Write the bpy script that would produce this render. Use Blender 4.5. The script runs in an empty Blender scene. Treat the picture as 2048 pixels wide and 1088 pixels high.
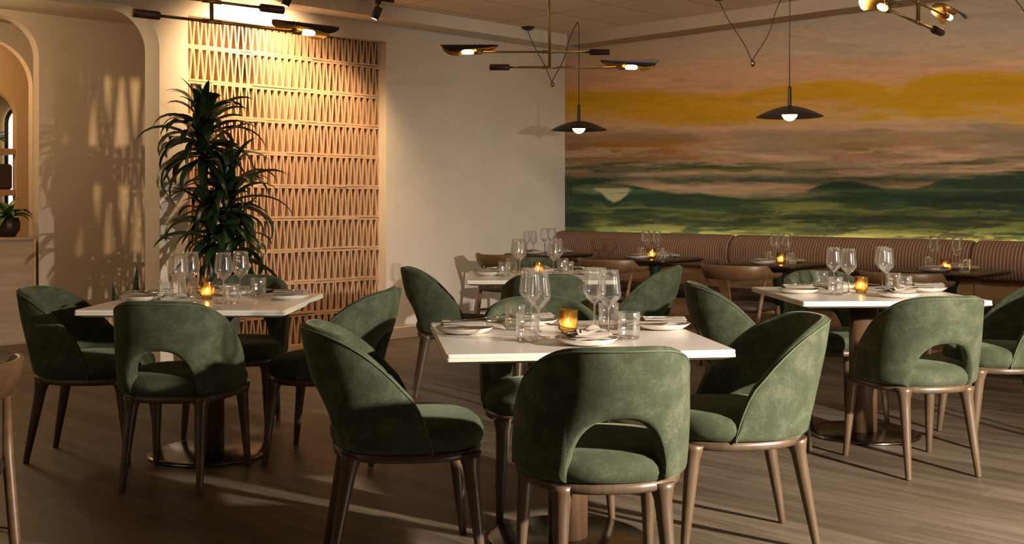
import bpy, bmesh, math, random
import numpy as np
from mathutils import Vector, Matrix

random.seed(7)
SC = bpy.context.scene
COL = SC.collection
PI = math.pi
SA, CA = 0.7046, 0.7096          # room axes: x runs along the screen wall, y along the mural wall
FPX, HZ, EYE = 2200.0, 408.0, 1.215


def room(X, Z):
    """camera-side (right, forward) metres -> room x, y"""
    return (X * SA + Z * CA, -X * CA + Z * SA)


def at(px, py, z):
    """point of the horizontal plane z seen at a pixel of the 2048x1088 frame"""
    Z = FPX * (EYE - z) / (py - HZ)
    x, y = room((px - 1024) / FPX * Z, Z)
    return Vector((x, y, z))


def heading(h):
    """camera heading in degrees (0 forward, 90 right) -> rotation about z of something that faces +y"""
    return -math.radians(45.2 + h)


# ------------------------------------------------------------------ camera, light, exposure
cam_d = bpy.data.cameras.new('camera')
cam_d.sensor_width = 36.0
cam_d.lens = 36.0 * FPX / 2048
cam_d.shift_y = -(544 - HZ) / 2048
cam_d.clip_start = 0.02
cam = bpy.data.objects.new('camera', cam_d)
cam.location = (0, 0, EYE)
cam.rotation_euler = (PI / 2, 0, heading(0))
COL.objects.link(cam)
SC.camera = cam

SC.view_settings.view_transform = 'Standard'
SC.view_settings.look = 'None'
SC.view_settings.gamma = 1.0
SC.view_settings.exposure = 0.0
SC.view_settings.use_curve_mapping = False

world = bpy.data.worlds.new('world')
world.use_nodes = True
world.node_tree.nodes['Background'].inputs[0].default_value = (1.0, 0.80, 0.58, 1)
world.node_tree.nodes['Background'].inputs[1].default_value = 0.05
SC.world = world
SC.cycles.transparent_max_bounces = 40


def aim(o, target):
    d = Vector(target) - o.location
    o.rotation_euler = d.to_track_quat('-Z', 'Y').to_euler()


def spot(name, loc, target, power, color, size_deg, blend, radius):
    d = bpy.data.lights.new(name, 'SPOT')
    d.energy = power; d.color = color; d.spot_size = math.radians(size_deg); d.spot_blend = blend
    d.shadow_soft_size = radius
    o = bpy.data.objects.new(name, d); o.location = loc; COL.objects.link(o); aim(o, target)
    return o


def area(name, loc, target, power, color, sx, sy):
    d = bpy.data.lights.new(name, 'AREA')
    d.energy = power; d.color = color; d.shape = 'RECTANGLE'; d.size = sx; d.size_y = sy
    o = bpy.data.objects.new(name, d); o.location = loc; COL.objects.link(o); aim(o, target)
    return o


def point(name, loc, power, color, radius):
    d = bpy.data.lights.new(name, 'POINT')
    d.energy = power; d.color = color; d.shadow_soft_size = radius
    o = bpy.data.objects.new(name, d); o.location = loc; COL.objects.link(o)
    return o


# small nearby source read from the shadows, set behind an added window opening
spot('low_key_spot', (3.72, -1.5, 1.75), (4.5, 4.6, 0.55), 2600, (1.0, 0.87, 0.72), 84, 0.6, 0.06)
# soft fill areas added at unseen openings, tilted up to lift the ceiling
area('fill_area_front', (6.4, -1.1, 1.4), (6.4, 3.0, 3.0), 17, (1.0, 0.82, 0.62), 2.2, 1.5)
area('fill_area_side', (-2.2, 4.2, 1.4), (3.0, 4.6, 3.0), 12, (1.0, 0.76, 0.50), 2.2, 1.5)
# unseen fill strip added above the view to brighten the mural
area('mural_fill_light', (5.9, 3.2, 2.86), (8.56, 3.2, 1.55), 44, (1.0, 0.86, 0.68), 6.0, 0.15)
# the track spots that wash the screen
WARM = (1.0, 0.64, 0.33)
spot('track_spot_light', (4.795, 7.268, 2.73), (4.80, 7.85, 2.22), 160, WARM, 140, 0.8, 0.012)
spot('track_spot_light', (5.668, 7.268, 2.73), (5.45, 7.80, 1.15), 105, WARM, 104, 1.0, 0.02)
# unseen warm points added to light the alcove and corridor beyond the arch
point('alcove_fill_light', (3.2, 10.95, 2.45), 26, (1.0, 0.62, 0.30), 0.15)
point('corridor_fill_light', (2.6, 8.85, 2.55), 48, (1.0, 0.70, 0.40), 0.2)

# ------------------------------------------------------------------ helpers


def lin(c):
    return tuple((v / 12.92 if v <= 0.04045 else ((v + 0.055) / 1.055) ** 2.4) for v in c)


def rgb(r, g, b):
    return lin((r / 255, g / 255, b / 255))


class Nodes:
    def __init__(self, name):
        self.m = bpy.data.materials.new(name)
        self.m.use_nodes = True
        self.t = self.m.node_tree
        self.b = self.t.nodes['Principled BSDF']

    def add(self, kind, **kw):
        n = self.t.nodes.new(kind)
        for k, v in kw.items():
            setattr(n, k, v)
        return n

    def link(self, a, b):
        self.t.links.new(a, b)

    def coords(self, scale=(1, 1, 1), rot=(0, 0, 0), kind='Object'):
        tc = self.add('ShaderNodeTexCoord')
        mp = self.add('ShaderNodeMapping')
        mp.inputs['Scale'].default_value = scale
        mp.inputs['Rotation'].default_value = rot
        self.link(tc.outputs[kind], mp.inputs['Vector'])
        return mp.outputs[0]

    def noise(self, vec, scale, detail=4, rough=0.55):
        n = self.add('ShaderNodeTexNoise')
        n.inputs['Scale'].default_value = scale
        n.inputs['Detail'].default_value = detail
        n.inputs['Roughness'].default_value = rough
        self.link(vec, n.inputs['Vector'])
        return n.outputs['Fac']

    def ramp(self, fac, stops):
        r = self.add('ShaderNodeValToRGB')
        els = r.color_ramp.elements
        while len(els) < len(stops):
            els.new(0.5)
        for e, (p, c) in zip(els, stops):
            e.position = p
            e.color = (*c, 1)
        self.link(fac, r.inputs[0])
        return r.outputs[0]

    def bump(self, fac, strength, dist=0.01):
        b = self.add('ShaderNodeBump')
        b.inputs['Strength'].default_value = strength
        b.inputs['Distance'].default_value = dist
        self.link(fac, b.inputs['Height'])
        self.link(b.outputs[0], self.b.inputs['Normal'])


def plain(name, col, rough=0.5, metal=0.0, var=0.12, nscale=8.0, stretch=(1, 1, 1), bump=0.0, sheen=0.0, spec=None):
    n = Nodes(name)
    v = n.coords(stretch)
    f = n.noise(v, nscale)
    lo = tuple(max(0, c * (1 - var)) for c in col)
    hi = tuple(min(1, c * (1 + var)) for c in col)
    n.link(n.ramp(f, [(0.3, lo), (0.7, hi)]), n.b.inputs['Base Color'])
    n.b.inputs['Roughness'].default_value = rough
    n.b.inputs['Metallic'].default_value = metal
    if sheen:
        n.b.inputs['Sheen Weight'].default_value = sheen
        n.b.inputs['Sheen Roughness'].default_value = 0.45
        n.b.inputs['Sheen Tint'].default_value = (*hi, 1)
    if spec is not None:
        n.b.inputs['Specular IOR Level'].default_value = spec
    if bump:
        n.bump(f, bump)
    return n.m


def glow(name, col, strength):
    n = Nodes(name)
    n.b.inputs['Base Color'].default_value = (*col, 1)
    n.b.inputs['Emission Color'].default_value = (*col, 1)
    n.b.inputs['Emission Strength'].default_value = strength
    return n.m


def thin_glass(name, tint, refl=0.5, edge=0.35, edge_col=None):
    """blown glass: clear from the front, mirror-bright and slightly dark towards its edges"""
    n = Nodes(name)
    n.t.nodes.remove(n.b)
    out = n.t.nodes['Material Output']
    tr = n.add('ShaderNodeBsdfTransparent')
    lw = n.add('ShaderNodeLayerWeight')
    lw.inputs['Blend'].default_value = edge
    tr_col = n.ramp(lw.outputs['Facing'], [(0.0, tint), (0.75, tint), (1.0, edge_col or tuple(c * 0.55 for c in tint))])
    n.link(tr_col, tr.inputs['Color'])
    gl = n.add('ShaderNodeBsdfGlossy')
    gl.inputs['Roughness'].default_value = 0.075
    gl.inputs['Color'].default_value = (1, 1, 1, 1)
    fr = n.add('ShaderNodeFresnel')
    fr.inputs['IOR'].default_value = 1.5
    mul = n.add('ShaderNodeMath', operation='MULTIPLY')
    n.link(fr.outputs[0], mul.inputs[0])
    mul.inputs[1].default_value = refl
    cap = n.add('ShaderNodeMath', operation='MINIMUM'); cap.inputs[1].default_value = 0.42
    n.link(mul.outputs[0], cap.inputs[0])
    mx = n.add('ShaderNodeMixShader')
    n.link(cap.outputs[0], mx.inputs[0])
    n.link(tr.outputs[0], mx.inputs[1])
    n.link(gl.outputs[0], mx.inputs[2])
    hz = n.add('ShaderNodeBsdfTranslucent'); hz.inputs[0].default_value = (0.95, 0.94, 0.92, 1)
    df = n.add('ShaderNodeBsdfDiffuse'); df.inputs[0].default_value = (0.95, 0.94, 0.92, 1)
    h2 = n.add('ShaderNodeMixShader')
    n.link(hz.outputs[0], h2.inputs[1]); n.link(df.outputs[0], h2.inputs[2])
    m3 = n.add('ShaderNodeMixShader'); m3.inputs[0].default_value = 0.022  # slight white haze mixed in to brighten the glass
    n.link(mx.outputs[0], m3.inputs[1]); n.link(h2.outputs[0], m3.inputs[2])
    n.link(m3.outputs[0], out.inputs['Surface'])
    return n.m


def wood(name, dark, light, axis='x', scale=1.0, rough=0.45, rings=9.0):
    n = Nodes(name)
    st = {'x': (0.6, 9, 9), 'y': (9, 0.6, 9), 'z': (9, 9, 0.6)}[axis]
    v = n.coords(tuple(s * scale for s in st))
    f1 = n.noise(v, 2.2, 6, 0.6)
    f2 = n.noise(v, rings, 3, 0.7)
    mx = n.add('ShaderNodeMath', operation='MULTIPLY_ADD')
    n.link(f2, mx.inputs[0]); mx.inputs[1].default_value = 0.35
    n.link(f1, mx.inputs[2])
    n.link(n.ramp(mx.outputs[0], [(0.42, dark), (0.9, light)]), n.b.inputs['Base Color'])
    n.b.inputs['Roughness'].default_value = rough
    n.bump(f2, 0.06, 0.004)
    return n.m


class MB:
    """collects verts and faces; build() links them as one mesh object"""

    def __init__(self):
        self.v, self.f, self.mi, self.sm = [], [], [], []

    def quad_strip(self, rings, closed=True, mi=0, smooth=True, cap0=False, cap1=False):
        base = len(self.v)
        n = len(rings[0])
        for r in rings:
            self.v.extend(tuple(p) for p in r)
        for i in range(len(rings) - 1):
            for j in range(n if closed else n - 1):
                k = (j + 1) % n
                self.f.append((base + i * n + j, base + i * n + k, base + (i + 1) * n + k, base + (i + 1) * n + j))
                self.mi.append(mi); self.sm.append(smooth)
        if cap0:
            self.f.append(tuple(base + j for j in range(n))[::-1]); self.mi.append(mi); self.sm.append(False)
        if cap1:
            b = base + (len(rings) - 1) * n
            self.f.append(tuple(b + j for j in range(n))); self.mi.append(mi); self.sm.append(False)
        return self

    def box(self, x0, x1, y0, y1, z0, z1, mi=0, bev=0.0, M=None):
        if bev:
            def rr(z, i):
                return [(x0 + i, y0 + bev + 0 * i, z), (x0 + bev, y0 + i, z), (x1 - bev, y0 + i, z), (x1 - i, y0 + bev, z),
                        (x1 - i, y1 - bev, z), (x1 - bev, y1 - i, z), (x0 + bev, y1 - i, z), (x0 + i, y1 - bev, z)]
            rings = [rr(z0, bev), rr(z0 + bev, 0), rr(z1 - bev, 0), rr(z1, bev)]
            if M is not None:
                rings = [[M @ Vector(p) for p in r] for r in rings]
            return self.quad_strip(rings, mi=mi, smooth=False, cap0=True, cap1=True)
        r = lambda z: [(x0, y0, z), (x1, y0, z), (x1, y1, z), (x0, y1, z)]
        rings = [r(z0), r(z1)]
        if M is not None:
            rings = [[M @ Vector(p) for p in q] for q in rings]
        return self.quad_strip(rings, mi=mi, smooth=False, cap0=True, cap1=True)

    def tube(self, pts, radii, n=10, mi=0, caps=True, flat=1.0):
        pts = [Vector(p) for p in pts]
        if not isinstance(radii, (list, tuple)):
            radii = [radii] * len(pts)
        rings = []
        t0 = (pts[1] - pts[0]).normalized()
        ref = Vector((0, 0, 1)) if abs(t0.z) < 0.9 else Vector((1, 0, 0))
        u = t0.cross(ref).normalized()
        for i, p in enumerate(pts):
            t = (pts[min(i + 1, len(pts) - 1)] - pts[max(i - 1, 0)]).normalized()
            u = (u - t * u.dot(t)).normalized()
            w = t.cross(u)
            rings.append([p + radii[i] * (math.cos(2 * PI * k / n) * u + flat * math.sin(2 * PI * k / n) * w) for k in range(n)])
        return self.quad_strip(rings, mi=mi, cap0=caps, cap1=caps)

    def lathe(self, prof, n=24, mi=0, M=None, ribs=0, depth=0.0, rib_from=-9, rib_to=9):
        rings = []
        for r, z in prof:
            ring = []
            for k in range(n):
                a = 2 * PI * k / n
                rr = r
                if ribs and rib_from <= z <= rib_to:
                    rr = r * (1 - depth * (0.5 - 0.5 * math.cos(a * ribs)))
                p = Vector((rr * math.cos(a), rr * math.sin(a), z))
                ring.append(M @ p if M is not None else p)
            rings.append(ring)
        return self.quad_strip(rings, mi=mi)

    def poly_prism(self, pts2, y0, y1, mi=0):
        """outline in x,z (counter-clockwise seen from -y) between two y planes"""
        n = len(pts2)
        b = len(self.v)
        self.v.extend((x, y0, z) for x, z in pts2)
        self.v.extend((x, y1, z) for x, z in pts2)
        self.f.append(tuple(range(b, b + n))); self.mi.append(mi); self.sm.append(False)
        self.f.append(tuple(range(b + 2 * n - 1, b + n - 1, -1))); self.mi.append(mi); self.sm.append(False)
        for i in range(n):
            k = (i + 1) % n
            self.f.append((b + k, b + i, b + n + i, b + n + k)); self.mi.append(mi); self.sm.append(False)
        return self

    def build(self, name, mats, parent=None, loc=None, rz=None):
        me = bpy.data.meshes.new(name)
        me.from_pydata([tuple(p) for p in self.v], [], self.f)
        if not isinstance(mats, (list, tuple)):
            mats = [mats]
        for m in mats:
            me.materials.append(m)
        me.polygons.foreach_set('material_index', self.mi)
        me.polygons.foreach_set('use_smooth', self.sm)
        bm = bmesh.new(); bm.from_mesh(me)
        bmesh.ops.remove_doubles(bm, verts=bm.verts, dist=1e-6)
        bmesh.ops.recalc_face_normals(bm, faces=bm.faces)
        bm.to_mesh(me); bm.free()
        me.update()
        o = bpy.data.objects.new(name, me)
        COL.objects.link(o)
        if parent is not None:
            o.parent = parent
        if loc is not None:
            o.location = loc
        if rz is not None:
            o.rotation_euler = (0, 0, rz)
        return o


def tag(o, label=None, cat=None, group=None, kind=None):
    if label: o['label'] = label
    if cat: o['category'] = cat
    if group: o['group'] = group
    if kind: o['kind'] = kind
    return o


def thing(name, loc=(0, 0, 0), rz=0, label=None, cat=None, group=None):
    o = bpy.data.objects.new(name, None)
    COL.objects.link(o)
    o.location = loc
    o.rotation_euler = (0, 0, rz)
    o.empty_display_size = 0.05
    return tag(o, label, cat, group)


def dup(src, loc, rz, label, group=None):
    r = src.copy(); COL.objects.link(r)
    r.location = loc; r.rotation_euler = (0, 0, rz)
    r['label'] = label
    if group: r['group'] = group
    for ch in list(src.children):
        c = ch.copy(); COL.objects.link(c); c.parent = r
        for g in list(ch.children):
            d = g.copy(); COL.objects.link(d); d.parent = c
    return r


class Maker:
    """the first call moves the original, later calls copy it"""

    def __init__(self, proto):
        self.p, self.used = proto, False

    def put(self, loc, rz, label, group=None):
        if not self.used:
            self.used = True
            self.p.location = loc; self.p.rotation_euler = (0, 0, rz)
            tag(self.p, label, None, group)
            return self.p
        return dup(self.p, loc, rz, label, group)


def struct(o):
    o['kind'] = 'structure'
    return o


# ------------------------------------------------------------------ materials
def plaster(name, col, var=0.06):
    n = Nodes(name)
    v = n.coords((1, 1, 1), kind='Object')
    f = n.noise(v, 1.3, 5, 0.6)
    f2 = n.noise(v, 60, 3, 0.6)
    n.link(n.ramp(f, [(0.3, tuple(c * (1 - var) for c in col)), (0.7, tuple(min(1, c * (1 + var)) for c in col))]), n.b.inputs['Base Color'])
    n.b.inputs['Roughness'].default_value = 0.85
    n.b.inputs['Specular IOR Level'].default_value = 0.2
    n.bump(f2, 0.05, 0.003)
    return n.m


M_WALL = plaster('white_plaster', (0.72, 0.66, 0.58))
M_TRIM = plain('painted_trim', (0.70, 0.62, 0.53), 0.6, var=0.02)
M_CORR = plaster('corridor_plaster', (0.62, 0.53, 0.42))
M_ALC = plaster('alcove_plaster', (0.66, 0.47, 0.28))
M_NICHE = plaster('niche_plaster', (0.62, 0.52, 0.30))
M_BLOCK = plain('terracotta_block', (0.55, 0.365, 0.235), 0.85, var=0.10, nscale=14, bump=0.15, spec=0.2)
M_BRASS = plain('brushed_brass', (0.42, 0.30, 0.13), 0.32, metal=1.0, var=0.08, nscale=30)
M_BLACK = plain('black_metal', (0.015, 0.013, 0.011), 0.45, var=0.1)
M_BRONZE = plain('dark_bronze', (0.035, 0.022, 0.016), 0.4, metal=0.3, var=0.1)
M_GOLD = plain('gold_leaf_inside', (0.75, 0.42, 0.10), 0.24, metal=1.0, var=0.06)
M_DKWOOD = wood('dark_turned_wood', (0.030, 0.010, 0.007), (0.075, 0.026, 0.016), 'x', 1.5)
M_STEEL = plain('polished_steel', (0.20, 0.18, 0.16), 0.18, metal=1.0, var=0.05)
M_CUTLERY = plain('cutlery_steel', (0.55, 0.50, 0.44), 0.18, metal=1.0, var=0.04)
M_LEG = wood('walnut_leg', (0.058, 0.036, 0.020), (0.128, 0.084, 0.050), 'z', 1.0, 0.38)
M_COLUMN = wood('walnut_column', (0.060, 0.032, 0.016), (0.125, 0.070, 0.036), 'z', 1.0, 0.4)
M_ELBOW = wood('oiled_oak_chair', (0.095, 0.048, 0.021), (0.20, 0.108, 0.050), 'x', 1.0, 0.4)
M_DARKTOP = wood('dark_stained_tabletop', (0.022, 0.010, 0.006), (0.055, 0.026, 0.015), 'y', 1.0, 0.28)
M_PANEL = wood('banquette_panel_wood', (0.17, 0.088, 0.040), (0.33, 0.185, 0.088), 'y', 0.8, 0.5)
M_COUNTER = wood('pale_counter_wood', (0.30, 0.20, 0.115), (0.46, 0.33, 0.20), 'x', 0.7, 0.5)
M_SHELF = wood('shelf_wood', (0.42, 0.25, 0.12), (0.58, 0.38, 0.2), 'x', 1.0, 0.5)
M_SEATBROWN = plain('dark_brown_seat', (0.035, 0.018, 0.012), 0.6, var=0.1)
M_TEAL = plain('dark_green_table_base', (0.010, 0.026, 0.020), 0.5, var=0.1)
M_WHITETOP = plain('white_marble_top', (0.80, 0.76, 0.70), 0.22, var=0.035, nscale=2.2, stretch=(1, 2.5, 1))
M_EDGE = plain('white_table_edge', (0.78, 0.72, 0.63), 0.35, var=0.02)
M_GROOVE = plain('table_groove', (0.20, 0.17, 0.13), 0.6, var=0.02)
M_PLATE = plain('white_glazed_ceramic', (0.80, 0.75, 0.68), 0.18, var=0.02)
M_LINEN = plain('grey_linen', (0.33, 0.29, 0.24), 0.9, var=0.10, nscale=160, bump=0.2, sheen=0.2)
M_SOIL = plain('soil', (0.02, 0.013, 0.008), 0.95, var=0.4, nscale=60)
M_POTGREY = plain('grey_brown_planter', (0.10, 0.085, 0.07), 0.7, var=0.1)
M_POTWHITE = plain('white_planter', (0.66, 0.62, 0.56), 0.6, var=0.04)
M_CANE = plain('plant_cane', (0.11, 0.075, 0.04), 0.8, var=0.3, nscale=40, bump=0.3)
M_LEAF = plain('dracaena_leaf', (0.020, 0.050, 0.014), 0.38, var=0.45, nscale=6, stretch=(1, 1, 1))
M_WAX = plain('candle_wax', (0.80, 0.62, 0.38), 0.5, var=0.02)
M_FLAME = glow('candle_flame', (1.0, 0.72, 0.34), 190)
M_BULB = glow('filament_bulb', (1.0, 0.74, 0.38), 26)
M_GLOBE = glow('opal_globe', (1.0, 0.80, 0.55), 4.5)
M_LED = glow('warm_led_strip', (1.0, 0.80, 0.52), 4.5)
M_DAY = glow('daylight_pane', (1.0, 0.97, 0.88), 1.6)
M_GLASS = thin_glass('clear_glass', (0.985, 0.985, 0.98), 1.3, 0.3, (0.78, 0.77, 0.74))


def solid_glass(name):
    n = Nodes(name)
    n.b.inputs['Base Color'].default_value = (0.98, 0.98, 0.97, 1)
    n.b.inputs['Transmission Weight'].default_value = 1.0
    n.b.inputs['Roughness'].default_value = 0.02
    n.b.inputs['IOR'].default_value = 1.5
    return n.m


M_STEMGLASS = solid_glass('clear_stem_glass')


def amber_glass():
    n = Nodes('amber_glass')
    n.t.nodes.remove(n.b)
    tr = n.add('ShaderNodeBsdfTransparent'); tr.inputs[0].default_value = (0.99, 0.80, 0.42, 1)
    tl = n.add('ShaderNodeBsdfTranslucent'); tl.inputs[0].default_value = (1.0, 0.72, 0.26, 1)
    gl = n.add('ShaderNodeBsdfGlossy'); gl.inputs['Roughness'].default_value = 0.1
    m1 = n.add('ShaderNodeMixShader'); m1.inputs[0].default_value = 0.30
    n.link(tr.outputs[0], m1.inputs[1]); n.link(tl.outputs[0], m1.inputs[2])
    fr = n.add('ShaderNodeFresnel'); fr.inputs[0].default_value = 1.45
    m2 = n.add('ShaderNodeMixShader')
    n.link(fr.outputs[0], m2.inputs[0]); n.link(m1.outputs[0], m2.inputs[1]); n.link(gl.outputs[0], m2.inputs[2])
    n.link(m2.outputs[0], n.t.nodes['Material Output'].inputs['Surface'])
    return n.m


M_AMBER = amber_glass()


def mk_velvet():
    n = Nodes('green_velvet')
    v = n.coords()
    f = n.noise(v, 11, 6, 0.7)
    w1 = n.noise(n.coords((60, 60, 520)), 1.0, 2, 0.6)
    w2 = n.noise(n.coords((420, 420, 46)), 1.0, 2, 0.6)
    ad = n.add('ShaderNodeMath', operation='ADD')
    n.link(w1, ad.inputs[0]); n.link(w2, ad.inputs[1])
    mx = n.add('ShaderNodeMath', operation='MULTIPLY_ADD')
    n.link(ad.outputs[0], mx.inputs[0]); mx.inputs[1].default_value = 0.34
    n.link(f, mx.inputs[2])
    n.link(n.ramp(mx.outputs[0], [(0.55, (0.036, 0.044, 0.026)), (0.84, (0.060, 0.071, 0.042)), (1.12, (0.096, 0.108, 0.068))]), n.b.inputs['Base Color'])
    n.b.inputs['Roughness'].default_value = 0.9
    n.b.inputs['Specular IOR Level'].default_value = 0.12
    n.b.inputs['Sheen Weight'].default_value = 0.22
    n.b.inputs['Sheen Roughness'].default_value = 0.4
    n.b.inputs['Sheen Tint'].default_value = (0.50, 0.58, 0.40, 1)
    n.bump(mx.outputs[0], 0.15, 0.003)
    return n.m


M_VELVET = mk_velvet()
M_PIPING = plain('green_piping', (0.085, 0.105, 0.06), 0.7, var=0.1, nscale=60, sheen=0.3)


def mk_floor():
    n = Nodes('oak_plank_floor')
    tc = n.add('ShaderNodeTexCoord')
    mp = n.add('ShaderNodeMapping')
    mp.inputs['Rotation'].default_value = (0, 0, PI / 2)
    n.link(tc.outputs['Object'], mp.inputs['Vector'])
    br = n.add('ShaderNodeTexBrick')
    br.offset = 0.37
    br.inputs['Color1'].default_value = (0.0, 0.0, 0.0, 1)
    br.inputs['Color2'].default_value = (1.0, 1.0, 1.0, 1)
    br.inputs['Mortar'].default_value = (0.3, 0.3, 0.3, 1)
    br.inputs['Scale'].default_value = 1.0
    br.inputs['Mortar Size'].default_value = 0.0012
    br.inputs['Mortar Smooth'].default_value = 0.2
    br.inputs['Brick Width'].default_value = 1.35
    br.inputs['Row Height'].default_value = 0.178
    n.link(mp.outputs[0], br.inputs['Vector'])
    v = n.coords((7.0, 0.55, 1))
    f1 = n.noise(v, 1.6, 7, 0.62)
    v2 = n.coords((46.0, 1.6, 1))
    f2 = n.noise(v2, 2.0, 4, 0.65)
    a = n.add('ShaderNodeMath', operation='MULTIPLY_ADD')
    n.link(f2, a.inputs[0]); a.inputs[1].default_value = 0.45; n.link(f1, a.inputs[2])
    b = n.add('ShaderNodeMath', operation='MULTIPLY_ADD')
    n.link(br.outputs['Color'], b.inputs[0]); b.inputs[1].default_value = 0.22; n.link(a.outputs[0], b.inputs[2])
    c = n.ramp(b.outputs[0], [(0.48, (0.042, 0.030, 0.019)), (0.78, (0.094, 0.071, 0.048)), (1.05, (0.148, 0.116, 0.083))])
    n.link(c, n.b.inputs['Base Color'])
    n.b.inputs['Roughness'].default_value = 0.48
    n.b.inputs['Specular IOR Level'].default_value = 0.35
    n.bump(b.outputs[0], 0.05, 0.004)
    return n.m


def mk_ceiling():
    n = Nodes('ceiling_tile')
    tc = n.add('ShaderNodeTexCoord')
    br = n.add('ShaderNodeTexBrick')
    br.offset = 0.0
    br.inputs['Color1'].default_value = (0.76, 0.65, 0.52, 1)
    br.inputs['Color2'].default_value = (0.79, 0.68, 0.54, 1)
    br.inputs['Mortar'].default_value = (0.34, 0.26, 0.18, 1)
    br.inputs['Scale'].default_value = 1.0
    br.inputs['Mortar Size'].default_value = 0.006
    br.inputs['Brick Width'].default_value = 1.22
    br.inputs['Row Height'].default_value = 0.61
    n.link(tc.outputs['Object'], br.inputs['Vector'])
    n.link(br.outputs['Color'], n.b.inputs['Base Color'])
    n.b.inputs['Roughness'].default_value = 0.9
    f = n.noise(tc.outputs['Object'], 80, 3)
    n.bump(f, 0.06, 0.003)
    return n.m


def mk_stripe():
    n = Nodes('striped_upholstery')
    tc = n.add('ShaderNodeTexCoord')
    sp = n.add('ShaderNodeSeparateXYZ')
    n.link(tc.outputs['Object'], sp.inputs[0])
    m1 = n.add('ShaderNodeMath', operation='MULTIPLY')
    n.link(sp.outputs['Y'], m1.inputs[0]); m1.inputs[1].default_value = 1 / 0.0265
    fr = n.add('ShaderNodeMath', operation='FRACT')
    n.link(m1.outputs[0], fr.inputs[0])
    c = n.ramp(fr.outputs[0], [(0.0, (0.50, 0.36, 0.25)), (0.12, (0.48, 0.34, 0.235)), (0.20, (0.185, 0.102, 0.068)), (0.94, (0.195, 0.108, 0.072)), (1.0, (0.48, 0.34, 0.235))])
    n.link(c, n.b.inputs['Base Color'])
    n.b.inputs['Roughness'].default_value = 0.85
    n.b.inputs['Specular IOR Level'].default_value = 0.15
    f = n.noise(tc.outputs['Object'], 220, 2)
    n.bump(f, 0.1, 0.002)
    return n.m


M_FLOOR, M_CEIL, M_STRIPE = mk_floor(), mk_ceiling(), mk_stripe()

# ------------------------------------------------------------------ the setting
YW, XW, HC = 7.72, 8.564, 2.935      # screen wall plane, mural wall plane, ceiling height
X0, Y0 = -2.4, -1.15                  # the two walls behind the camera
YB = 9.763                           # back wall of the corridor
SX0, SX1, SZ = 4.243, 6.18, 2.665    # opening that holds the screen
AX0, AX1, AZ, AR = 1.3, 4.007, 2.68, 0.30   # the wide arch

struct(MB().box(X0 - 0.2, XW + 0.2, Y0 - 0.2, 13.0, -0.1, 0.0).build('floor', M_FLOOR))
struct(MB().box(X0 - 0.2, XW + 0.2, Y0 - 0.2, YW + 0.23, HC, HC + 0.1).build('ceiling', M_CEIL))
struct(MB().box(X0 - 0.2, XW + 0.2, YW + 0.23, 13.0, 2.89, 3.0).build('ceiling_corridor', M_CORR))


def arch_lintel(x0, x1, top, zt, r, n=14):
    """outline of the wall above an opening with rounded upper corners"""
    pts = [(x0, top), (x0, zt - r)]
    for i in range(1, n + 1):
        a = PI - PI / 2 * i / n
        pts.append((x0 + r + r * math.cos(a), zt - r + r * math.sin(a)))
    for i in range(0, n + 1):
        a = PI / 2 - PI / 2 * i / n
        pts.append((x1 - r + r * math.cos(a), zt - r + r * math.sin(a)))
    pts.append((x1, top))
    return pts


w = MB()
w.box(SX1, XW + 0.2, YW, YW + 0.23, 0, HC)
w.box(SX0, SX1, YW, YW + 0.23, SZ, HC)
w.box(AX1, SX0, YW, YW + 0.23, 0, HC)
w.poly_prism(arch_lintel(AX0, AX1, HC, AZ, AR), YW, YW + 0.23)
w.box(X0, AX0, YW, YW + 0.23, 0, HC)
struct(w.build('wall_left', M_WALL))

struct(MB().box(XW, XW + 0.2, Y0, YW, 0, HC).build('wall_right', M_WALL))

# corridor back wall with the portal on its left, then the alcove beyond
PX1 = 3.93
w = MB()
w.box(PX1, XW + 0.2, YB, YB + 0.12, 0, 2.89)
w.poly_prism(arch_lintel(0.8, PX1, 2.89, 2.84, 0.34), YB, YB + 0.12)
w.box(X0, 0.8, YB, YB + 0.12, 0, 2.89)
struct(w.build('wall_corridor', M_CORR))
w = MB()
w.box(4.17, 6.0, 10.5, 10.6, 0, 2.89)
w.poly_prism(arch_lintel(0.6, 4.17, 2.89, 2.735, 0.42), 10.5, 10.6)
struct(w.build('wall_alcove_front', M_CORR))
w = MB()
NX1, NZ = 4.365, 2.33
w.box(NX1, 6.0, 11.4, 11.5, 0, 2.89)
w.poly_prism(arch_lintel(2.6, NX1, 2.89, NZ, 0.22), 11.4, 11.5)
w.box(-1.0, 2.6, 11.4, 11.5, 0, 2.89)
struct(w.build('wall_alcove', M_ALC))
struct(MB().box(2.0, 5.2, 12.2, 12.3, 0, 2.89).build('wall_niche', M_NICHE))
# narrow arched window at the back of the niche
wn = MB()
wn.poly_prism(arch_lintel(4.55, 4.99, 2.34, 2.28, 0.2)[1:-1] + [(4.99, 0.86), (4.55, 0.86)], 12.17, 12.19)
struct(wn.build('window_2', M_DAY))
fr = MB()
pts = [(4.55, 12.16, 0.86), (4.55, 12.16, 2.08)] + [(4.75 + 0.2 * math.cos(PI - PI / 2 * i / 8), 12.16, 2.08 + 0.2 * math.sin(PI - PI / 2 * i / 8)) for i in range(1, 9)]
pts += [(4.79 + 0.2 * math.cos(PI / 2 - PI / 2 * i / 8), 12.16, 2.08 + 0.2 * math.sin(PI / 2 - PI / 2 * i / 8)) for i in range(0, 9)] + [(4.99, 12.16, 0.86)]
fr.tube(pts, 0.022, 8)
struct(fr.build('trim_5', M_BRONZE))

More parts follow.
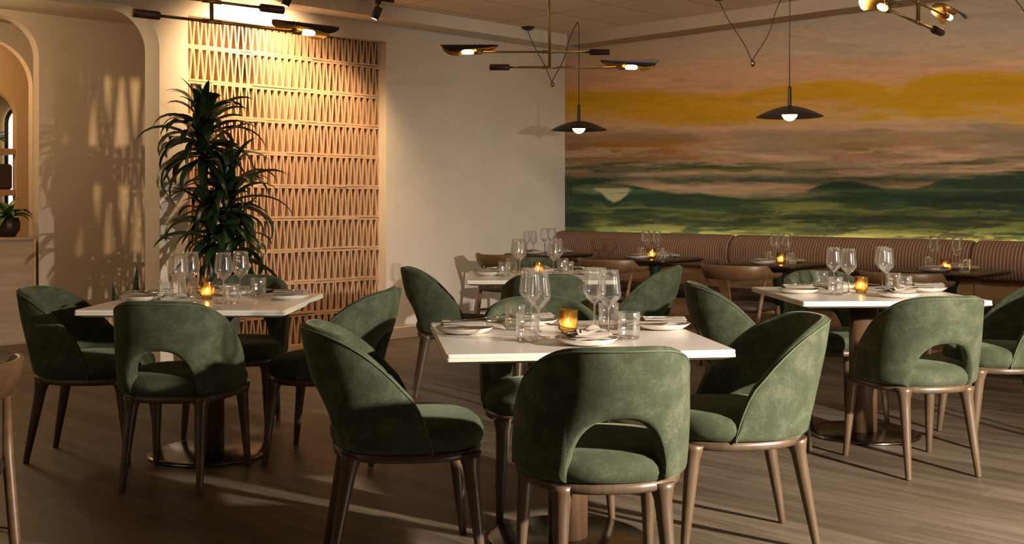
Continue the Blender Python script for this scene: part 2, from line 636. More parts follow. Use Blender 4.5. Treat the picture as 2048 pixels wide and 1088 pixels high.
# walls behind the camera, with added openings; the narrow one shapes the spot's beam
def wall_with_openings(name, horizontal, c0, c1, a0, a1, wins):
    m = MB()
    cur = a0
    for (w0, w1, z0, z1) in wins:
        segs = [(cur, w0, 0, HC), (w0, w1, 0, z0), (w0, w1, z1, HC)]
        for s0, s1, q0, q1 in segs:
            if horizontal:
                m.box(s0, s1, c0, c1, q0, q1)
            else:
                m.box(c0, c1, s0, s1, q0, q1)
        cur = w1
    if horizontal:
        m.box(cur, a1, c0, c1, 0, HC)
    else:
        m.box(c0, c1, cur, a1, 0, HC)
    return struct(m.build(name, M_WALL))


wall_with_openings('wall_back', True, Y0 - 0.15, Y0, X0, XW + 0.2, [(-0.8, 1.6, 0.7, 2.5), (3.30, 3.94, 0.45, 1.75), (5.2, 7.6, 0.7, 2.5)])
wall_with_openings('wall_side', False, X0 - 0.15, X0, Y0 - 0.15, YW + 0.2, [(3.0, 5.4, 0.7, 2.5)])
w = MB()
for x0, x1, z0, z1 in [(3.30, 3.94, 0.45, 1.75)]:
    w.box(x0, x0 + 0.03, Y0 - 0.12, Y0 - 0.06, z0, z1); w.box(x1 - 0.03, x1, Y0 - 0.12, Y0 - 0.06, z0, z1)
    w.box(x0, x1, Y0 - 0.12, Y0 - 0.06, z0, z0 + 0.03); w.box(x0, x1, Y0 - 0.12, Y0 - 0.06, z1 - 0.03, z1)
struct(w.build('added_window_1', M_BLACK))  # frame of the added opening that trims the spot's beam

# beams under the ceiling along both walls, baseboards
struct(MB().box(X0, XW, YW - 0.26, YW, 2.818, HC).build('trim_1', M_WALL))
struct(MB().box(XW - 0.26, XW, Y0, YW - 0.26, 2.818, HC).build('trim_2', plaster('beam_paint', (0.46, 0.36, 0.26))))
w = MB()
w.box(SX1 - 0.0, XW - 0.02, YW - 0.016, YW, 0, 0.105, bev=0.004)
w.box(SX1 - 0.016, SX1, YW - 0.016, YW + 0.10, 0, 0.105, bev=0.004)
struct(w.build('baseboard_left', M_TRIM))
w = MB()
w.box(AX1 + 0.0, SX0, YW - 0.016, YW, 0, 0.105, bev=0.004)
struct(w.build('baseboard_pier', M_TRIM))
w = MB()
w.box(PX1, XW, YB - 0.016, YB, 0, 0.105, bev=0.004)
struct(w.build('baseboard_corridor', M_TRIM))

# ------------------------------------------------------------------ breeze block screen
def breeze_screen():
    m = MB()
    y0, y1 = YW + 0.105, YW + 0.225
    bw, bh, per, t, g = 0.1985, 0.2706, 3, 0.0145, 0.0022
    rnd = random.Random(3)
    for r in range(10):
        z0 = 0.012 + r * bh
        off = (r % 3) * 0.34 * bw + (r % 2) * 0.2 * bw
        x = SX0 - 0.03 - off
        while x < SX1 + 0.02:
            xa, xb = x + g / 2, x + bw - g / 2
            x += bw
            if xb < SX0 - 0.02 or xa > SX1 + 0.02:
                continue
            dy = rnd.uniform(-0.003, 0.003); dz = rnd.uniform(-0.0025, 0.0025)
            ya, yb = y0 + dy, y1 + dy
            za, zb = z0 + dz + 0.0015, z0 + bh + dz - 0.0015
            web = 0.0165
            m.box(xa, xb, ya, yb, za, za + web)
            m.box(xa, xb, ya, yb, zb - web, zb)
            p = (xb - xa) / per
            zi, zo = za + web * 0.9, zb - web * 0.9
            for k in range(per):
                xl = xa + k * p
                for (bx, tx) in ((xl + p * 0.5 - t * 0.9, xl + t * 0.0), (xl + p * 0.5 - t * 0.1, xl + p - t)):
                    # slanted rib: bottom at bx, top at tx  (a V standing on the lower web)
                    m.poly_prism([(bx, zi), (bx + t, zi), (tx + t, zo), (tx, zo)], ya + 0.001, yb - 0.001)
    o = m.build('breeze_block_screen', M_BLOCK)
    return tag(o, 'terracotta breeze block screen of stacked zigzag blocks set in the white wall', 'screen')


breeze_screen()
w = MB().box(SX0, SX1, YW + 0.10, YW + 0.21, 0, 0.03)
struct(w.build('trim_3', M_BLOCK))

# ------------------------------------------------------------------ the painted mural
def value_noise(x, y, seed):
    rs = np.random.RandomState(seed)
    G = rs.rand(256, 256)
    xi = np.floor(x).astype(int); yi = np.floor(y).astype(int)
    fx = x - xi; fy = y - yi
    fx = fx * fx * (3 - 2 * fx); fy = fy * fy * (3 - 2 * fy)
    g = lambda a, b: G[a % 256, b % 256]
    return (g(xi, yi) * (1 - fx) + g(xi + 1, yi) * fx) * (1 - fy) + (g(xi, yi + 1) * (1 - fx) + g(xi + 1, yi + 1) * fx) * fy


def fbm(x, y, seed, octv=4):
    s = np.zeros_like(x); a = 0.5; tot = 0
    for k in range(octv):
        s += a * value_noise(x * 2 ** k, y * 2 ** k, seed + k); tot += a; a *= 0.55
    return s / tot - 0.5


def mural():
    ys = np.concatenate([np.linspace(7.718, 2.6, 420), np.linspace(2.4, Y0, 40)])
    zs = np.linspace(0.80, 2.82, 200)
    Yg, Zg = np.meshgrid(ys, zs)
    # a chart of the painting: u, v run like the columns and rows of the view from the dining room's middle
    Xc = XW * SA - Yg * CA; Zc = XW * CA + Yg * SA
    u = np.clip(1024 + FPX * Xc / np.maximum(Zc, 3.0), 1100, 2600)
    v = HZ - FPX * (Zg - EYE) / np.maximum(Zc, 3.0)
    wob = fbm(u / 150, v / 22, 11) * 26
    wob2 = fbm(u / 60, v / 9, 31) * 14
    vv = v + wob * 0.7 + (u - 1600) * 0.012
    stops = [(-40, (116, 94, 72)), (40, (122, 100, 78)), (100, (134, 106, 78)), (150, (148, 104, 70)), (190, (152, 104, 62)),
             (232, (150, 108, 66)), (262, (148, 108, 76)), (290, (134, 96, 62)), (315, (138, 98, 66)), (345, (142, 106, 76)), (372, (140, 102, 72)),
             (400, (96, 92, 52)), (440, (84, 90, 38)), (465, (126, 116, 58)), (500, (150, 130, 80))]  # lowest tones paled so the paint carries the light strip's glow
    pos = np.array([s[0] for s in stops], float)
    cols = np.array([s[1] for s in stops], float)
    C = np.stack([np.interp(vv, pos, cols[:, i]) for i in range(3)], -1)

    def mixin(mask, col):
        nonlocal C
        mask = np.clip(mask, 0, 1)[..., None]
        C = C * (1 - mask) + np.array(col, float) * mask

    def sm(a, b, x):
        t = np.clip((x - a) / (b - a), 0, 1)
        return t * t * (3 - 2 * t)

    def band(top, bot, soft=6, wb=1.0):
        t = np.interp(u, [p[0] for p in top], [p[1] for p in top]) + wob2 * wb
        b = np.interp(u, [p[0] for p in bot], [p[1] for p in bot]) + wob2 * wb
        return sm(-soft, soft, v - t) * (1 - sm(-soft, soft, v - b))

    def blob(cu, cv, ru, rv, soft=0.5, wb=1.0, seed=0):
        n = fbm(u / (ru * 0.6), v / (rv * 0.8), 60 + seed) * 1.3 * wb
        d = np.sqrt(((u - cu) / ru) ** 2 + ((v - cv) / rv) ** 2) + n
        return 1 - sm(1 - soft, 1 + soft, d)

    # upper sky streaks
    mixin(0.5 * sm(0.05, 0.3, fbm(u / 260, v / 34, 5)), (146, 106, 70))
    mixin(0.4 * sm(0.05, 0.3, fbm(u / 220, v / 28, 8)), (112, 98, 80))
    # yellow cloud banks
    band_l = band([(1100, 188), (1180, 176), (1300, 182), (1420, 196), (1520, 212)], [(1100, 224), (1200, 232), (1300, 240), (1420, 246), (1520, 240)], 12)
    mixin(0.85 * band_l * (1 - 0.85 * sm(-0.08, 0.22, fbm(u / 110, v / 16, 21))), (142, 100, 12))
    mixin(0.7 * blob(1240, 200, 110, 14, 0.5, 1, 1), (134, 96, 10))
    mixin(0.7 * blob(1380, 222, 130, 24, 0.5, 1, 2), (146, 98, 14))
    band_r = band([(1480, 190), (1560, 172), (1640, 160), (1740, 168), (1800, 172), (1880, 146), (2048, 148), (2600, 150)],
                  [(1480, 204), (1560, 204), (1660, 198), (1760, 216), (1860, 222), (1960, 214), (2048, 204), (2600, 200)], 9)
    mixin(0.93 * band_r * (1 - 0.6 * sm(0.02, 0.28, fbm(u / 130, v / 14, 23))), (143, 96, 8))
    mixin(0.5 * blob(1940, 178, 130, 22, 0.6, 1, 3), (134, 96, 8))
    mixin(0.6 * blob(2030, 247, 50, 6, 0.5, 1, 4), (160, 116, 30))
    # brown bank over the far land
    mixin(0.85 * band([(1100, 268), (1180, 272), (1260, 266), (1380, 270), (1460, 300)], [(1100, 322), (1250, 330), (1400, 318), (1460, 304)], 7), (100, 66, 36))
    mixin(0.75 * blob(1300, 290, 110, 10, 0.6, 1, 5), (120, 72, 20))
    mixin(0.7 * blob(1370, 310, 60, 6, 0.6, 1, 6), (130, 84, 44))
    mixin(0.8 * blob(1170, 320, 60, 5, 0.6, 1, 26), (100, 66, 40))
    mixin(0.7 * band([(1480, 268), (1600, 262), (1720, 260), (1840, 264), (2048, 270), (2600, 270)], [(1480, 280), (1600, 286), (1720, 306), (1820, 290), (2048, 290), (2600, 290)], 10), (112, 82, 52))
    mixin(0.6 * blob(1720, 298, 60, 10, 0.7, 1, 7), (84, 58, 24))
    mixin(0.5 * blob(1600, 300, 90, 14, 0.8, 1, 8), (104, 84, 58))
    mixin(0.6 * blob(1850, 306, 50, 9, 0.6, 1, 9), (160, 122, 92))
    mixin(0.6 * blob(1560, 318, 80, 7, 0.6, 1, 10), (156, 122, 92))
    mixin(0.6 * band([(1860, 262), (1960, 256), (2048, 252), (2600, 250)], [(1860, 266), (1960, 272), (2048, 300), (2600, 300)], 7), (98, 82, 58))
    # dark green far ridge
    mixin(0.96 * band([(1100, 328), (1180, 330), (1220, 325), (1330, 326), (1400, 325), (1450, 332), (1560, 332), (1690, 336)],
                      [(1100, 336), (1180, 346), (1240, 348), (1330, 343), (1420, 339), (1560, 340), (1640, 342), (1690, 338)], 3, 0.5), (50, 54, 26))
    mixin(0.9 * band([(1840, 326), (1920, 322), (1980, 318), (2048, 312), (2600, 300)], [(1840, 330), (1940, 330), (2048, 322), (2600, 314)], 3, 0.5), (56, 52, 26))
    # pale valley
    mixin(0.8 * band([(1180, 350), (1240, 348), (1330, 344), (1480, 346), (1700, 346), (1900, 340)], [(1180, 354), (1260, 368), (1340, 382), (1480, 388), (1640, 364), (1900, 342)], 4, 0.6), (158, 120, 88))
    mixin(0.8 * blob(1365, 363, 58, 5, 0.5, 1, 11), (82, 84, 48))
    mixin(0.7 * blob(1410, 352, 50, 4, 0.5, 1, 12), (112, 96, 62))
    mixin(0.5 * blob(1560, 358, 90, 9, 0.7, 1, 13), (128, 106, 76))
    # hills
    ridge = [(1100, 366), (1180, 358), (1210, 358), (1260, 368), (1320, 382), (1360, 388), (1400, 386), (1440, 394), (1500, 396), (1560, 394), (1610, 384), (1640, 370), (1670, 363), (1700, 361),
             (1730, 368), (1770, 377), (1820, 380), (1850, 374), (1890, 358), (1950, 350), (2000, 343), (2048, 342), (2600, 330)]
    hills = sm(-3, 3, v - np.interp(u, [p[0] for p in ridge], [p[1] for p in ridge]) - wob2 * 0.3)
    hv = v + wob * 0.8
    hp = [340, 370, 395, 415, 440, 458, 472, 500]
    hc = np.array([(30, 42, 27), (34, 48, 30), (44, 56, 32), (56, 64, 32), (72, 80, 34), (92, 94, 44), (128, 118, 62), (150, 130, 84)], float)  # last tones paled with the strip's glow as well
    H = np.stack([np.interp(hv, hp, hc[:, i]) for i in range(3)], -1)
    C = C * (1 - hills[..., None]) + H * hills[..., None]
    st = fbm(u / 70, v / 7, 41)
    mixin(hills * 0.75 * sm(0.02, 0.2, st) * sm(385, 410, v), (92, 96, 42))
    mixin(hills * 0.75 * sm(0.04, 0.22, fbm(u / 90, v / 9, 45)) * sm(385, 410, v), (50, 46, 24))
    mixin(hills * 0.55 * sm(0.06, 0.25, fbm(u / 60, v / 8, 49)) * sm(415, 445, v), (128, 116, 56))
    mixin(hills * 0.6 * sm(0.08, 0.25, fbm(u / 50, v / 10, 53)) * sm(370, 400, v), (44, 70, 44))
    mixin(0.7 * blob(1500, 436, 110, 9, 0.7, 1, 14), (52, 46, 28))
    mixin(0.6 * blob(1860, 440, 120, 12, 0.7, 1, 15), (42, 42, 26))
    mixin(0.8 * blob(1290, 438, 80, 9, 0.6, 1, 16), (52, 56, 36))
    mixin(0.9 * band([(1880, 352), (2048, 348), (2600, 340)], [(1880, 366), (2048, 400), (2600, 410)], 10), (34, 44, 28))
    mixin(hills * 0.75 * blob(1980, 405, 170, 26, 0.32, 1.1, 31), (32, 40, 26))
    mixin(hills * 0.70 * blob(1700, 388, 80, 16, 0.32, 1.1, 32), (34, 46, 28))
    mixin(hills * 0.65 * blob(1450, 425, 130, 22, 0.32, 1.1, 33), (84, 84, 36))
    mixin(hills * 0.60 * blob(1600, 410, 60, 12, 0.32, 1.1, 34), (96, 90, 46))
    mixin(hills * 0.60 * blob(1270, 400, 60, 16, 0.32, 1.1, 35), (42, 66, 48))
    mixin(hills * 0.55 * blob(1800, 424, 90, 12, 0.32, 1.1, 36), (88, 82, 42))
    mixin(hills * 0.65 * blob(1760, 452, 150, 10, 0.32, 1.1, 37), (118, 112, 56))
    mixin(hills * 0.65 * blob(1350, 452, 110, 8, 0.32, 1.1, 38), (126, 118, 66))
    mixin(hills * 0.7 * blob(1900, 452, 90, 7, 0.32, 1.1, 39), (48, 52, 28))
    mixin(hills * 0.6 * blob(1560, 446, 90, 7, 0.32, 1.1, 40), (50, 58, 30))
    mixin(hills * 0.7 * sm(0.02, 0.12, fbm(u / 120, v / 12, 91)) * sm(378, 395, v), (32, 46, 32))
    mixin(hills * 0.6 * sm(0.05, 0.14, fbm(u / 75, v / 8, 95)) * sm(392, 420, v), (108, 106, 54))
    mixin(hills * 0.6 * sm(0.06, 0.14, fbm(u / 60, v / 6, 99)) * sm(400, 430, v), (44, 40, 26))
    mixin(0.5 * sm(0.05, 0.16, fbm(u / 90, v / 10, 103)) * sm(272, 285, v) * (1 - hills), (112, 88, 62))
    mixin(0.5 * sm(0.06, 0.16, fbm(u / 80, v / 8, 107)) * sm(290, 300, v) * (1 - hills), (158, 122, 94))
    for tp, th, cl, al in (([(1100, 386), (1165, 384), (1195, 392), (1215, 404), (1235, 404), (1260, 390), (1300, 396), (1360, 404), (1420, 412)], 9, (34, 50, 34), 0.8),
                           ([(1200, 427), (1260, 424), (1330, 432), (1400, 440), (1460, 442)], 8, (46, 54, 34), 0.8),
                           ([(1400, 404), (1480, 408), (1560, 404), (1620, 396), (1680, 398), (1740, 408)], 6, (40, 46, 26), 0.75),
                           ([(1540, 432), (1620, 428), (1700, 434), (1800, 430), (1900, 436), (2048, 430), (2600, 430)], 10, (40, 40, 26), 0.8),
                           ([(1560, 420), (1660, 414), (1760, 420), (1850, 414)], 5, (100, 94, 48), 0.7),
                           ([(1180, 416), (1280, 412), (1380, 420), (1460, 422)], 5, (92, 96, 56), 0.7),
                           ([(1860, 400), (1940, 392), (2048, 396), (2600, 396)], 9, (26, 34, 24), 0.85),
                           ([(1330, 388), (1440, 396), (1540, 398), (1620, 386)], 3, (30, 40, 24), 0.8),
                           ([(1640, 366), (1690, 364), (1760, 380), (1850, 378), (1960, 352), (2048, 344), (2600, 332)], 4, (26, 38, 24), 0.8)):
        bot = [(q[0], q[1] + th) for q in tp]
        mixin(al * band(tp, bot, 2.2, 0.55) * (u > tp[0][0]) * (u < tp[-1][0]) * np.clip(np.minimum(u - tp[0][0], tp[-1][0] - u) / 30, 0, 1), cl)
    mixin(0.55 * blob(1540, 285, 60, 22, 0.7, 1.2, 41), (108, 90, 66))
    mixin(0.5 * blob(1680, 332, 120, 10, 0.7, 1, 42), (128, 104, 76))
    mixin(0.55 * blob(1420, 300, 70, 12, 0.7, 1, 43), (150, 116, 88))
    mixin(0.5 * blob(1980, 300, 60, 14, 0.7, 1, 44), (132, 106, 80))
    # the pale pool and the dark left edge
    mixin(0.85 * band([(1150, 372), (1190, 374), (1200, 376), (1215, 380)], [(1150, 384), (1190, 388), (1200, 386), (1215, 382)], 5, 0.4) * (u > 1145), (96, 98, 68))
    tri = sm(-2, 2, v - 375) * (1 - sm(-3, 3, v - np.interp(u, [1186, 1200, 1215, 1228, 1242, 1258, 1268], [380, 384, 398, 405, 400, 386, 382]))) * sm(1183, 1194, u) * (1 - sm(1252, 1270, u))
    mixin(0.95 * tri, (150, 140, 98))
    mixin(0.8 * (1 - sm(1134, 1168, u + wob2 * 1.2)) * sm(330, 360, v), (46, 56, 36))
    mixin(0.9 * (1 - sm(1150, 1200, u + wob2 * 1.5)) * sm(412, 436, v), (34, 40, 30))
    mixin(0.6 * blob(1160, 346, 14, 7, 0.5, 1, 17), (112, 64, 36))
    # dry brush flecks
    mixin(0.35 * sm(0.16, 0.3, fbm(u / 40, v / 3.5, 71)) * sm(285, 300, v) * (1 - sm(345, 370, v)), (176, 142, 112))
    mixin(0.3 * sm(0.16, 0.3, fbm(u / 44, v / 4, 75)) * sm(285, 300, v) * (1 - sm(345, 370, v)), (80, 64, 44))
    # loose brush strokes that drag each colour into its neighbours
    rs = np.random.RandomState(17)
    ui, vi = u, v
    for k in range(380):
        cu = rs.uniform(1110, 2080); cv = rs.uniform(20, 470) if k % 3 else rs.uniform(250, 470)
        ru = rs.uniform(18, 95); rv = rs.uniform(1.6, 5.5) * (1.6 if cv < 240 else 1.0)
        sl = rs.uniform(-0.06, 0.06)
        w_ = np.where((np.abs(ui - cu) < ru * 1.3) & (np.abs(vi - cv) < rv * 4 + ru * 0.1))
        if len(w_[0]) == 0:
            continue
        uu, vv2 = ui[w_], vi[w_]
        d = np.sqrt(((uu - cu) / ru) ** 2 + ((vv2 - cv - sl * (uu - cu)) / rv) ** 2) + wob2[w_] * 0.03
        mk = (1 - sm(0.55, 1.1, d)) * rs.uniform(0.25, 0.65)
        j = np.argmin((ui - cu - rs.uniform(-60, 60)) ** 2 + ((vi - cv - rs.uniform(-8, 8)) * 3) ** 2)
        col = C.reshape(-1, 3)[j] * rs.uniform(0.88, 1.10)
        C[w_] = C[w_] * (1 - mk[:, None]) + col * mk[:, None]
    grain = fbm(u / 26, v / 4, 81) * 10
    C = np.clip(C + grain[..., None], 4, 255)
    s = C / 255.0
    L = np.where(s <= 0.04045, s / 12.92, ((s + 0.055) / 1.055) ** 2.4)
    L = np.clip(L * MURAL_GAIN * np.array([0.96, 1.16, 1.50]), 0, 0.9)
    ny, nz = len(ys), len(zs)
    verts = np.stack([np.full_like(Yg, XW - 0.004), Yg, Zg], -1).reshape(-1, 3)
    faces = [(i * ny + j, i * ny + j + 1, (i + 1) * ny + j + 1, (i + 1) * ny + j) for i in range(nz - 1) for j in range(ny - 1)]
    me = bpy.data.meshes.new('landscape_mural')
    me.from_pydata(verts.tolist(), [], faces)
    at_ = me.color_attributes.new('paint', 'FLOAT_COLOR', 'POINT')
    at_.data.foreach_set('color', np.concatenate([L.reshape(-1, 3), np.ones((ny * nz, 1))], 1).astype(np.float32).ravel())
    n = Nodes('mural_paint')
    a = n.add('ShaderNodeAttribute'); a.attribute_name = 'paint'
    f = n.noise(n.coords((1, 4, 26)), 3.0, 5, 0.6)
    hs = n.add('ShaderNodeHueSaturation')
    n.link(a.outputs['Color'], hs.inputs['Color'])
    r = n.add('ShaderNodeMapRange')
    r.inputs['To Min'].default_value = 0.84; r.inputs['To Max'].default_value = 1.16
    n.link(f, r.inputs[0]); n.link(r.outputs[0], hs.inputs['Value'])
    n.link(hs.outputs[0], n.b.inputs['Base Color'])
    n.b.inputs['Roughness'].default_value = 0.75
    n.b.inputs['Specular IOR Level'].default_value = 0.2
    me.materials.append(n.m)
    o = bpy.data.objects.new('landscape_mural', me)
    COL.objects.link(o)
    return tag(o, 'painted mural of green hills under an orange sunset sky, above the banquette', 'mural')


MURAL_GAIN = 2.35
mural()

# ------------------------------------------------------------------ banquette
def banquette():
    prof = [(8.515, 0.63), (8.40, 0.628), (8.352, 0.66), (8.330, 0.74), (8.338, 0.82), (8.368, 0.885), (8.415, 0.925), (8.465, 0.938), (8.50, 0.930), (8.515, 0.90)]
    edges = [7.715, 5.565, 3.405, 1.245, -0.915]
    names = ['the room corner', 'the second and third dark tables', 'the dark table nearest the right edge', 'the right edge of the photo']
    for i in range(3):
        y1, y0 = edges[i] - 0.003, edges[i + 1] + 0.003
        root = thing('banquette_bench', (0, 0, 0), 0, ['striped banquette bench section running into the room corner', 'middle striped banquette bench section behind the third dark table',
                     'striped banquette bench section cut off by the right edge of the photo'][i], 'banquette', 'banquette sections under the mural')
        root.location = (8.2, (y0 + y1) / 2, 0)
        yc = (y0 + y1) / 2
        m = MB()
        rings = []
        cx, cz = 8.43, 0.78
        for y, s in ((y0, 0.80), (y0 + 0.006, 0.92), (y0 + 0.022, 0.985), (y0 + 0.05, 1.0), (y1 - 0.05, 1.0), (y1 - 0.022, 0.985), (y1 - 0.006, 0.92), (y1, 0.80)):
            rings.append([(cx + (x - cx) * s - 8.2, y - yc, cz + (z - cz) * s) for x, z in prof])
        m.quad_strip(rings, cap0=True, cap1=True)
        m.build('back_cushion', M_STRIPE, root)
        MB().box(8.42 - 8.2, 8.52 - 8.2, y0 - yc, y1 - yc, 0.46, 0.635).build('back_panel', M_PANEL, root)
        m = MB()
        m.box(7.93 - 8.2, 8.43 - 8.2, y0 - yc, y1 - yc, 0.39, 0.465, bev=0.02)
        m.build('seat_cushion', M_SEATBROWN, root)
        MB().box(7.97 - 8.2, 8.52 - 8.2, y0 - yc, y1 - yc, 0.08, 0.39).build('base', M_PANEL, root)
        MB().box(8.03 - 8.2, 8.50 - 8.2, y0 - yc, y1 - yc, 0.0, 0.08).build('plinth', M_BLACK, root)


banquette()
led = MB().box(8.528, 8.546, -1.7, 7.28, 0.905, 0.915).build('led_strip', M_LED)
tag(led, 'warm glowing light strip hidden behind the banquette top, at the foot of the mural', 'light strip')

# ------------------------------------------------------------------ green velvet chairs
def spow(v, p):
    return math.copysign(abs(v) ** p, v)


def make_chair():
    root = thing('velvet_chair', cat='chair')
    # seat cushion
    N = 40

    def plan(s, z, a=0.252, bf=0.262, bb=0.250, e=0.80, yo=0.0):
        out = []
        for k in range(N):
            t = 2 * PI * k / N
            y = spow(math.sin(t), e)
            x = a * s * spow(math.cos(t), e) * (1 + 0.095 * y)
            y = (bf if y > 0 else bb) * s * y + yo
            out.append((x, y, z))
        return out
    m = MB()
    rings = [plan(s, z) for s, z in ((0.90, 0.402), (0.985, 0.408), (1.02, 0.430), (1.02, 0.448), (0.99, 0.468), (0.93, 0.482), (0.80, 0.492), (0.55, 0.498), (0.25, 0.500), (0.01, 0.500))]
    m.quad_strip(rings, cap0=True)
    m.build('seat', M_VELVET, root)
    # frame
    m = MB()
    rings = [plan(s, z, 0.250, 0.256, 0.246) for s, z in ((0.80, 0.374), (0.95, 0.372), (0.995, 0.377), (1.005, 0.388), (0.995, 0.402), (0.95, 0.407), (0.80, 0.407))]
    m.quad_strip(rings, cap0=True, cap1=True)
    m.build('seat_frame', M_LEG, root)
    # legs
    for sx, sy in ((-1, 1), (1, 1), (-1, -1), (1, -1)):
        if sy > 0:
            top, foot = Vector((sx * 0.200, 0.195, 0.39)), Vector((sx * 0.218, 0.235, 0.0))
        else:
            top, foot = Vector((sx * 0.150, -0.190, 0.39)), Vector((sx * 0.168, -0.262, 0.0))
        P = lambda z: top.lerp(foot, (0.39 - z) / 0.39)
        zs = [0.392, 0.372, 0.345, 0.30, 0.15, 0.004, 0.0]
        rs = [0.040, 0.034, 0.027, 0.0245, 0.019, 0.0135, 0.012]
        m = MB().tube([P(z) for z in zs], rs, 14)
        m.build('leg', M_LEG, root)
    # backrest shell
    PM, PC = math.radians(102), math.radians(32)
    a, b, T, EX = 0.266, 0.270, 0.052, 0.90
    ZB, ZT = 0.405, 0.815

    def outer(ph):
        return Vector((a * spow(math.sin(ph), EX), -b * spow(math.cos(ph), EX), 0))

    def top(ph):
        s = abs(ph) / PM
        return ZB + (ZT - ZB) * max(0.0, 1 - s ** 3.3) ** 0.72

    def bottom(ph):
        s = abs(ph) / PC
        return ZB + (0.195 * (1 - s ** 2.4) ** 0.5 if s < 1 else 0.0)

    def normal(ph):
        p0, p1 = outer(ph - 0.02), outer(ph + 0.02)
        t = (p1 - p0).normalized()
        return Vector((t.y, -t.x, 0))
    phs = [-PM + (PM - PC) * (1 - math.cos(PI / 2 * i / 16)) for i in range(16)]
    phs += [-PC * math.cos(PI * i / 28) for i in range(29)]
    phs += [-p for p in phs[:16]][::-1]
    rings, edge = [], []
    for ph in phs:
        zb, zt = bottom(ph), top(ph)
        h = max(zt - zb, 0.004)
        th = T * (0.72 + 0.28 * math.cos(ph)) if abs(ph) < PI / 2 else T * 0.72
        th = min(th, h * 0.9)
        r = min(th / 2, h / 2)
        nrm = normal(ph)
        o = outer(ph)
        prof = []
        for i in range(7):
            q = PI + PI * i / 6       # bottom, from inside to outside
            prof.append((-th / 2 + r * math.cos(q), zb + r + r * math.sin(q)))
        for i in range(1, 5):
            prof.append((0.004 * math.sin(PI * i / 5), zb + r + (h - 2 * r) * i / 5))
        for i in range(7):
            q = PI * i / 6
            prof.append((-th / 2 + r * math.cos(q), zt - r + r * math.sin(q)))
        for i in range(4, 0, -1):
            prof.append((-th - 0.004 * math.sin(PI * i / 5), zb + r + (h - 2 * r) * i / 5))
        ring = []
        for n_, z in prof:
            lean = 0.20 * (z - ZB) * max(0.0, math.cos(ph)) ** 0.6 + 0.02 * (z - ZB)
            p = o + nrm * n_
            ring.append((p.x * (1 - 0.05 * max(0, z - 0.55)), p.y - lean, z))
        rings.append(ring)
        # seam line near the outer rim
        edge.append(Vector(ring[11 + 1]) + nrm * 0.001)
    m = MB().quad_strip(rings, cap0=True, cap1=True)
    back = m.build('backrest', M_VELVET, root)
    MB().tube(edge, 0.0032, 6).build('piping', M_PIPING, back)
    return root


chair = Maker(make_chair())
CH_GROUP = 'green velvet chairs at the white tables'


def put_chair(X, Z, h, label):
    x, y = room(X, Z)
    chair.put((x, y, 0), heading(h), label, CH_GROUP)


# nearest table
put_chair(0.27, 3.42, -7, 'green velvet chair in the foreground with its open back to the camera')
put_chair(-0.37, 3.80, 79, 'green velvet chair at the left side of the nearest white table, facing right')
put_chair(0.79, 3.99, -97, 'green velvet chair at the right side of the nearest white table, facing left')
put_chair(0.14, 4.45, 173, 'green velvet chair behind the nearest white table, facing the camera')
# table by the screen
put_chair(-1.455, 4.87, 4, 'green velvet chair with its open back to the camera, before the screen-side table')
put_chair(-2.02, 5.33, 90, 'green velvet chair farthest left in the room, beside the wooden counter')
put_chair(-0.89, 5.31, -82, 'green velvet chair at the right side of the screen-side table, before the white wall')
put_chair(-1.48, 5.92, 180, 'green velvet chair behind the screen-side table, against the breeze blocks')
# right-hand table
put_chair(1.865, 5.12, -9.5, 'green velvet chair with its open back to the camera, at the right-hand table')
put_chair(1.24, 5.65, 92, 'green velvet chair at the left side of the right-hand white table')
put_chair(2.52, 5.67, -90, 'shadowed green velvet chair at the right edge of the photo')
put_chair(1.85, 6.32, 177, 'green velvet chair behind the right-hand white table, facing the camera')
# far table
put_chair(-0.36, 7.07, 84, 'green velvet chair standing alone against the plain white wall, facing right')
put_chair(0.195, 6.63, 0, 'green velvet chair with its back to the camera, at the farthest white table')
put_chair(0.76, 7.22, -74, 'green velvet chair at the right side of the farthest white table')
put_chair(0.19, 7.88, 180, 'green velvet chair behind the farthest white table, only its top edge showing')

